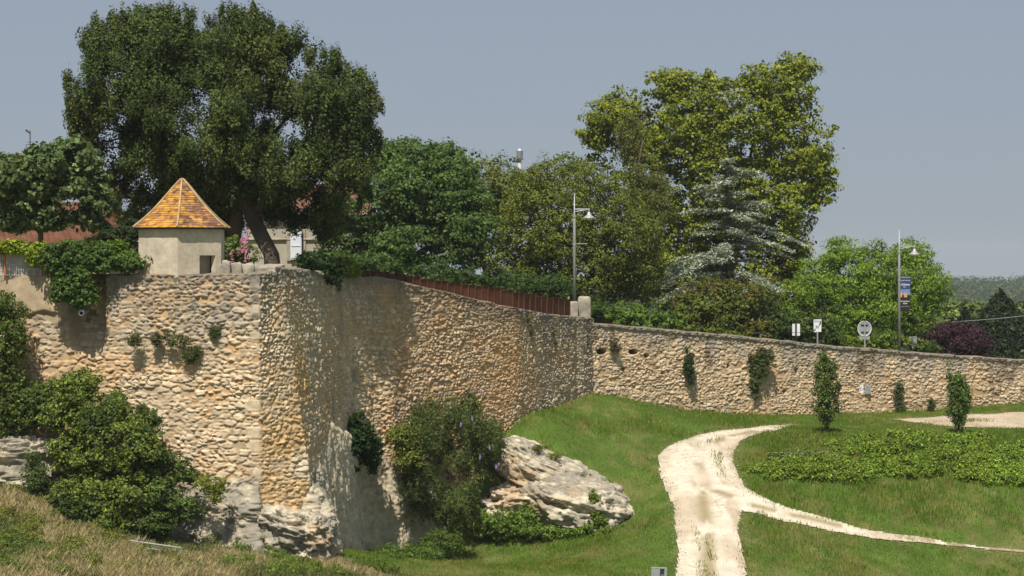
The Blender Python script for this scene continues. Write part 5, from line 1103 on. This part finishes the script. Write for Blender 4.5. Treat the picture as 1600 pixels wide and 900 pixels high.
D = 98.4; s4 = sign_root('notice_board', 1427, D, 'small grey framed board on a post beside the purple tree'); b = np.array(s4.location)
pl_ = plate([(1421, 526), (1432, 525), (1432, 539.5), (1421, 539.5)], D, .03, M['greymetal'], 'board', s4); plate([(1427, 530), (1430.5, 530), (1430.5, 538), (1426, 538.5)], D, .01, M['galv'], 'sheet', pl_, -.012)
for a in (1421.3, 1431.8): MB().box((X(a, D), D - .01, Z(532.5, D)), (.025, .04, .46)).build('frame', M['galv'], pl_)
MB().box((X(1426.2, D), D + .06, (Z(530, D) + b[2]) / 2), (.08, .06, Z(530, D) - b[2])).build('post', M['galv'], s4)
mk_ = empty('wooden_stake', (X(1031, 93), 93, upper_z(X(1031, 93), 93)), 'thin pale stake rising behind the wall in front of the laurel', 'stake')
MB().tube([mk_.location, (X(1031, 93), 93, Z(489, 93))], [.02, .015], 6).build('rod', M['render'], mk_)
# plaques on the long wall
Dp = float(np.interp(1346, [1300, 1450], [95, 97.7])) - .16
pq = plate([(1340.5, 601.3), (1349, 601.3), (1349, 615), (1340.5, 615)], Dp, .05, M['white'], 'wall_plaque', None); tag(pq, 'white wall plaque with a purple cross shaped emblem', 'plaque')
for (a, b_, s_) in ((1343.6, 607.6, 1.3), (1345.5, 605.6, 1.1), (1347, 607.8, 1.0), (1345.0, 610, 1.1)):
    o = plate([(a - s_, b_), (a, b_ - s_), (a + s_, b_), (a, b_ + s_)], Dp, .004, M['purple'], 'emblem', pq, -.006)
pq2 = plate([(1351, 602), (1360.5, 602), (1360.5, 615.2), (1351, 615.2)], Dp + .02, .05, M['galv'], 'wall_plaque', None); tag(pq2, 'plain grey lettered plaque right of the white plaque', 'plaque')
for i in range(4): plate([(1352.3, 605 + 2.4 * i), (1359, 605 + 2.4 * i), (1359, 605.5 + 2.4 * i), (1352.3, 605.5 + 2.4 * i)], Dp + .02, .004, M['greymetal'], 'text_line', pq2, -.006)
# cable
t = np.linspace(0, 1, 24); ca, cb_ = P(1440, 505.5, 112), P(1760, 472, 105); pts = ca + (cb_ - ca) * t[:, None]; pts[:, 2] -= .35 * 4 * t * (1 - t) * .5
tag(MB().tube(pts, [.018] * 24, 5).build('overhead_cable', M['galv']), 'thin pale cable sagging across the woods at the right edge', 'cable')
# bird
bc = P(1318, 232, 150); mb = MB(); mb.tube([bc + [-.10, 0, 0], bc + [-.03, 0, .01], bc + [.06, 0, .01], bc + [.12, 0, -.01]], [.012, .035, .03, .008], 6)
mb.add([bc + [-.03, 0, .02], bc + [.04, 0, .02], bc + [.02, -.12, .09], bc + [-.04, -.2, .05]], [(0, 1, 2, 3)]); mb.add([bc + [-.03, 0, .02], bc + [.04, 0, .02], bc + [.02, .12, .09], bc + [-.04, .2, .05]], [(0, 3, 2, 1)])
tag(mb.build('bird', M['dark']), 'tiny dark bird flying in the open sky right of the plane tree', 'bird')
# hand rail in the meadow
q1 = P(203, 845, 56.5); g_ = low_h(np.array([q1[0]]), np.array([56.5]))[0]
hrn = empty('hand_rail', (q1[0], 56.5, g_), 'low rusty pipe hand rail lost in the meadow grass', 'rail')
for nm, pts in (('upper_rail', [(203, 844.5), (218, 847), (283, 856)]), ('lower_rail', [(214, 854.5), (249, 859.5)])): MB().tube([P(a, b_, 55.9) for a, b_ in pts], [.022] * len(pts), 7).build(nm, M['galv'], hrn)
for (a, y0_, y1_) in ((218, 846, 875), (283, 856, 885), (249, 859, 885)): MB().tube([P(a, y0_, 55.9), P(a, y1_, 55.9)], [.022, .022], 7).build('post', M['galv'], hrn)
# folded metal guard at the bottom edge
D = 64.5; gb = P(1029, 912, D); mbx = empty('metal_guard', gb, 'grey folded sheet metal post standing beside the gravel track', 'post')
plate([(1018, 888), (1031.5, 888), (1030, 915), (1016.5, 915)], D, .03, M['galv'], 'front_face', mbx); plate([(1031.5, 888.3), (1038.5, 888.3), (1037, 915), (1030, 915)], D, .03, M['greymetal'], 'recess', mbx, .12); plate([(1038.5, 888.5), (1042.5, 889), (1041, 915), (1037, 915)], D, .03, M['galv'], 'side_flange', mbx)
plate([(1018, 887.6), (1042.5, 888), (1042.5, 888.6), (1018, 888.3)], D, .2, M['galv'], 'top_edge', mbx, .0)

# ------------------------------------------------------------------ haze
hm = bpy.data.materials.new('haze'); hm.use_nodes = True; n = hm.node_tree.nodes; n.remove(n['Principled BSDF'])
pv = n.new('ShaderNodeVolumePrincipled'); pv.inputs['Density'].default_value = 0.00017; pv.inputs['Color'].default_value = (0.90, 0.95, 1.0, 1); pv.inputs['Anisotropy'].default_value = 0.0
hm.node_tree.links.new(pv.outputs[0], n['Material Output'].inputs['Volume'])
zlo = float(GZ.min()) - 1.5
ho = MB().box((0, 750, (26 + zlo) / 2), (4440, 3140, 26 - zlo)).build('haze', hm); tag(ho, 'thin pale summer haze filling the air over the valley', 'haze', kind='stuff')
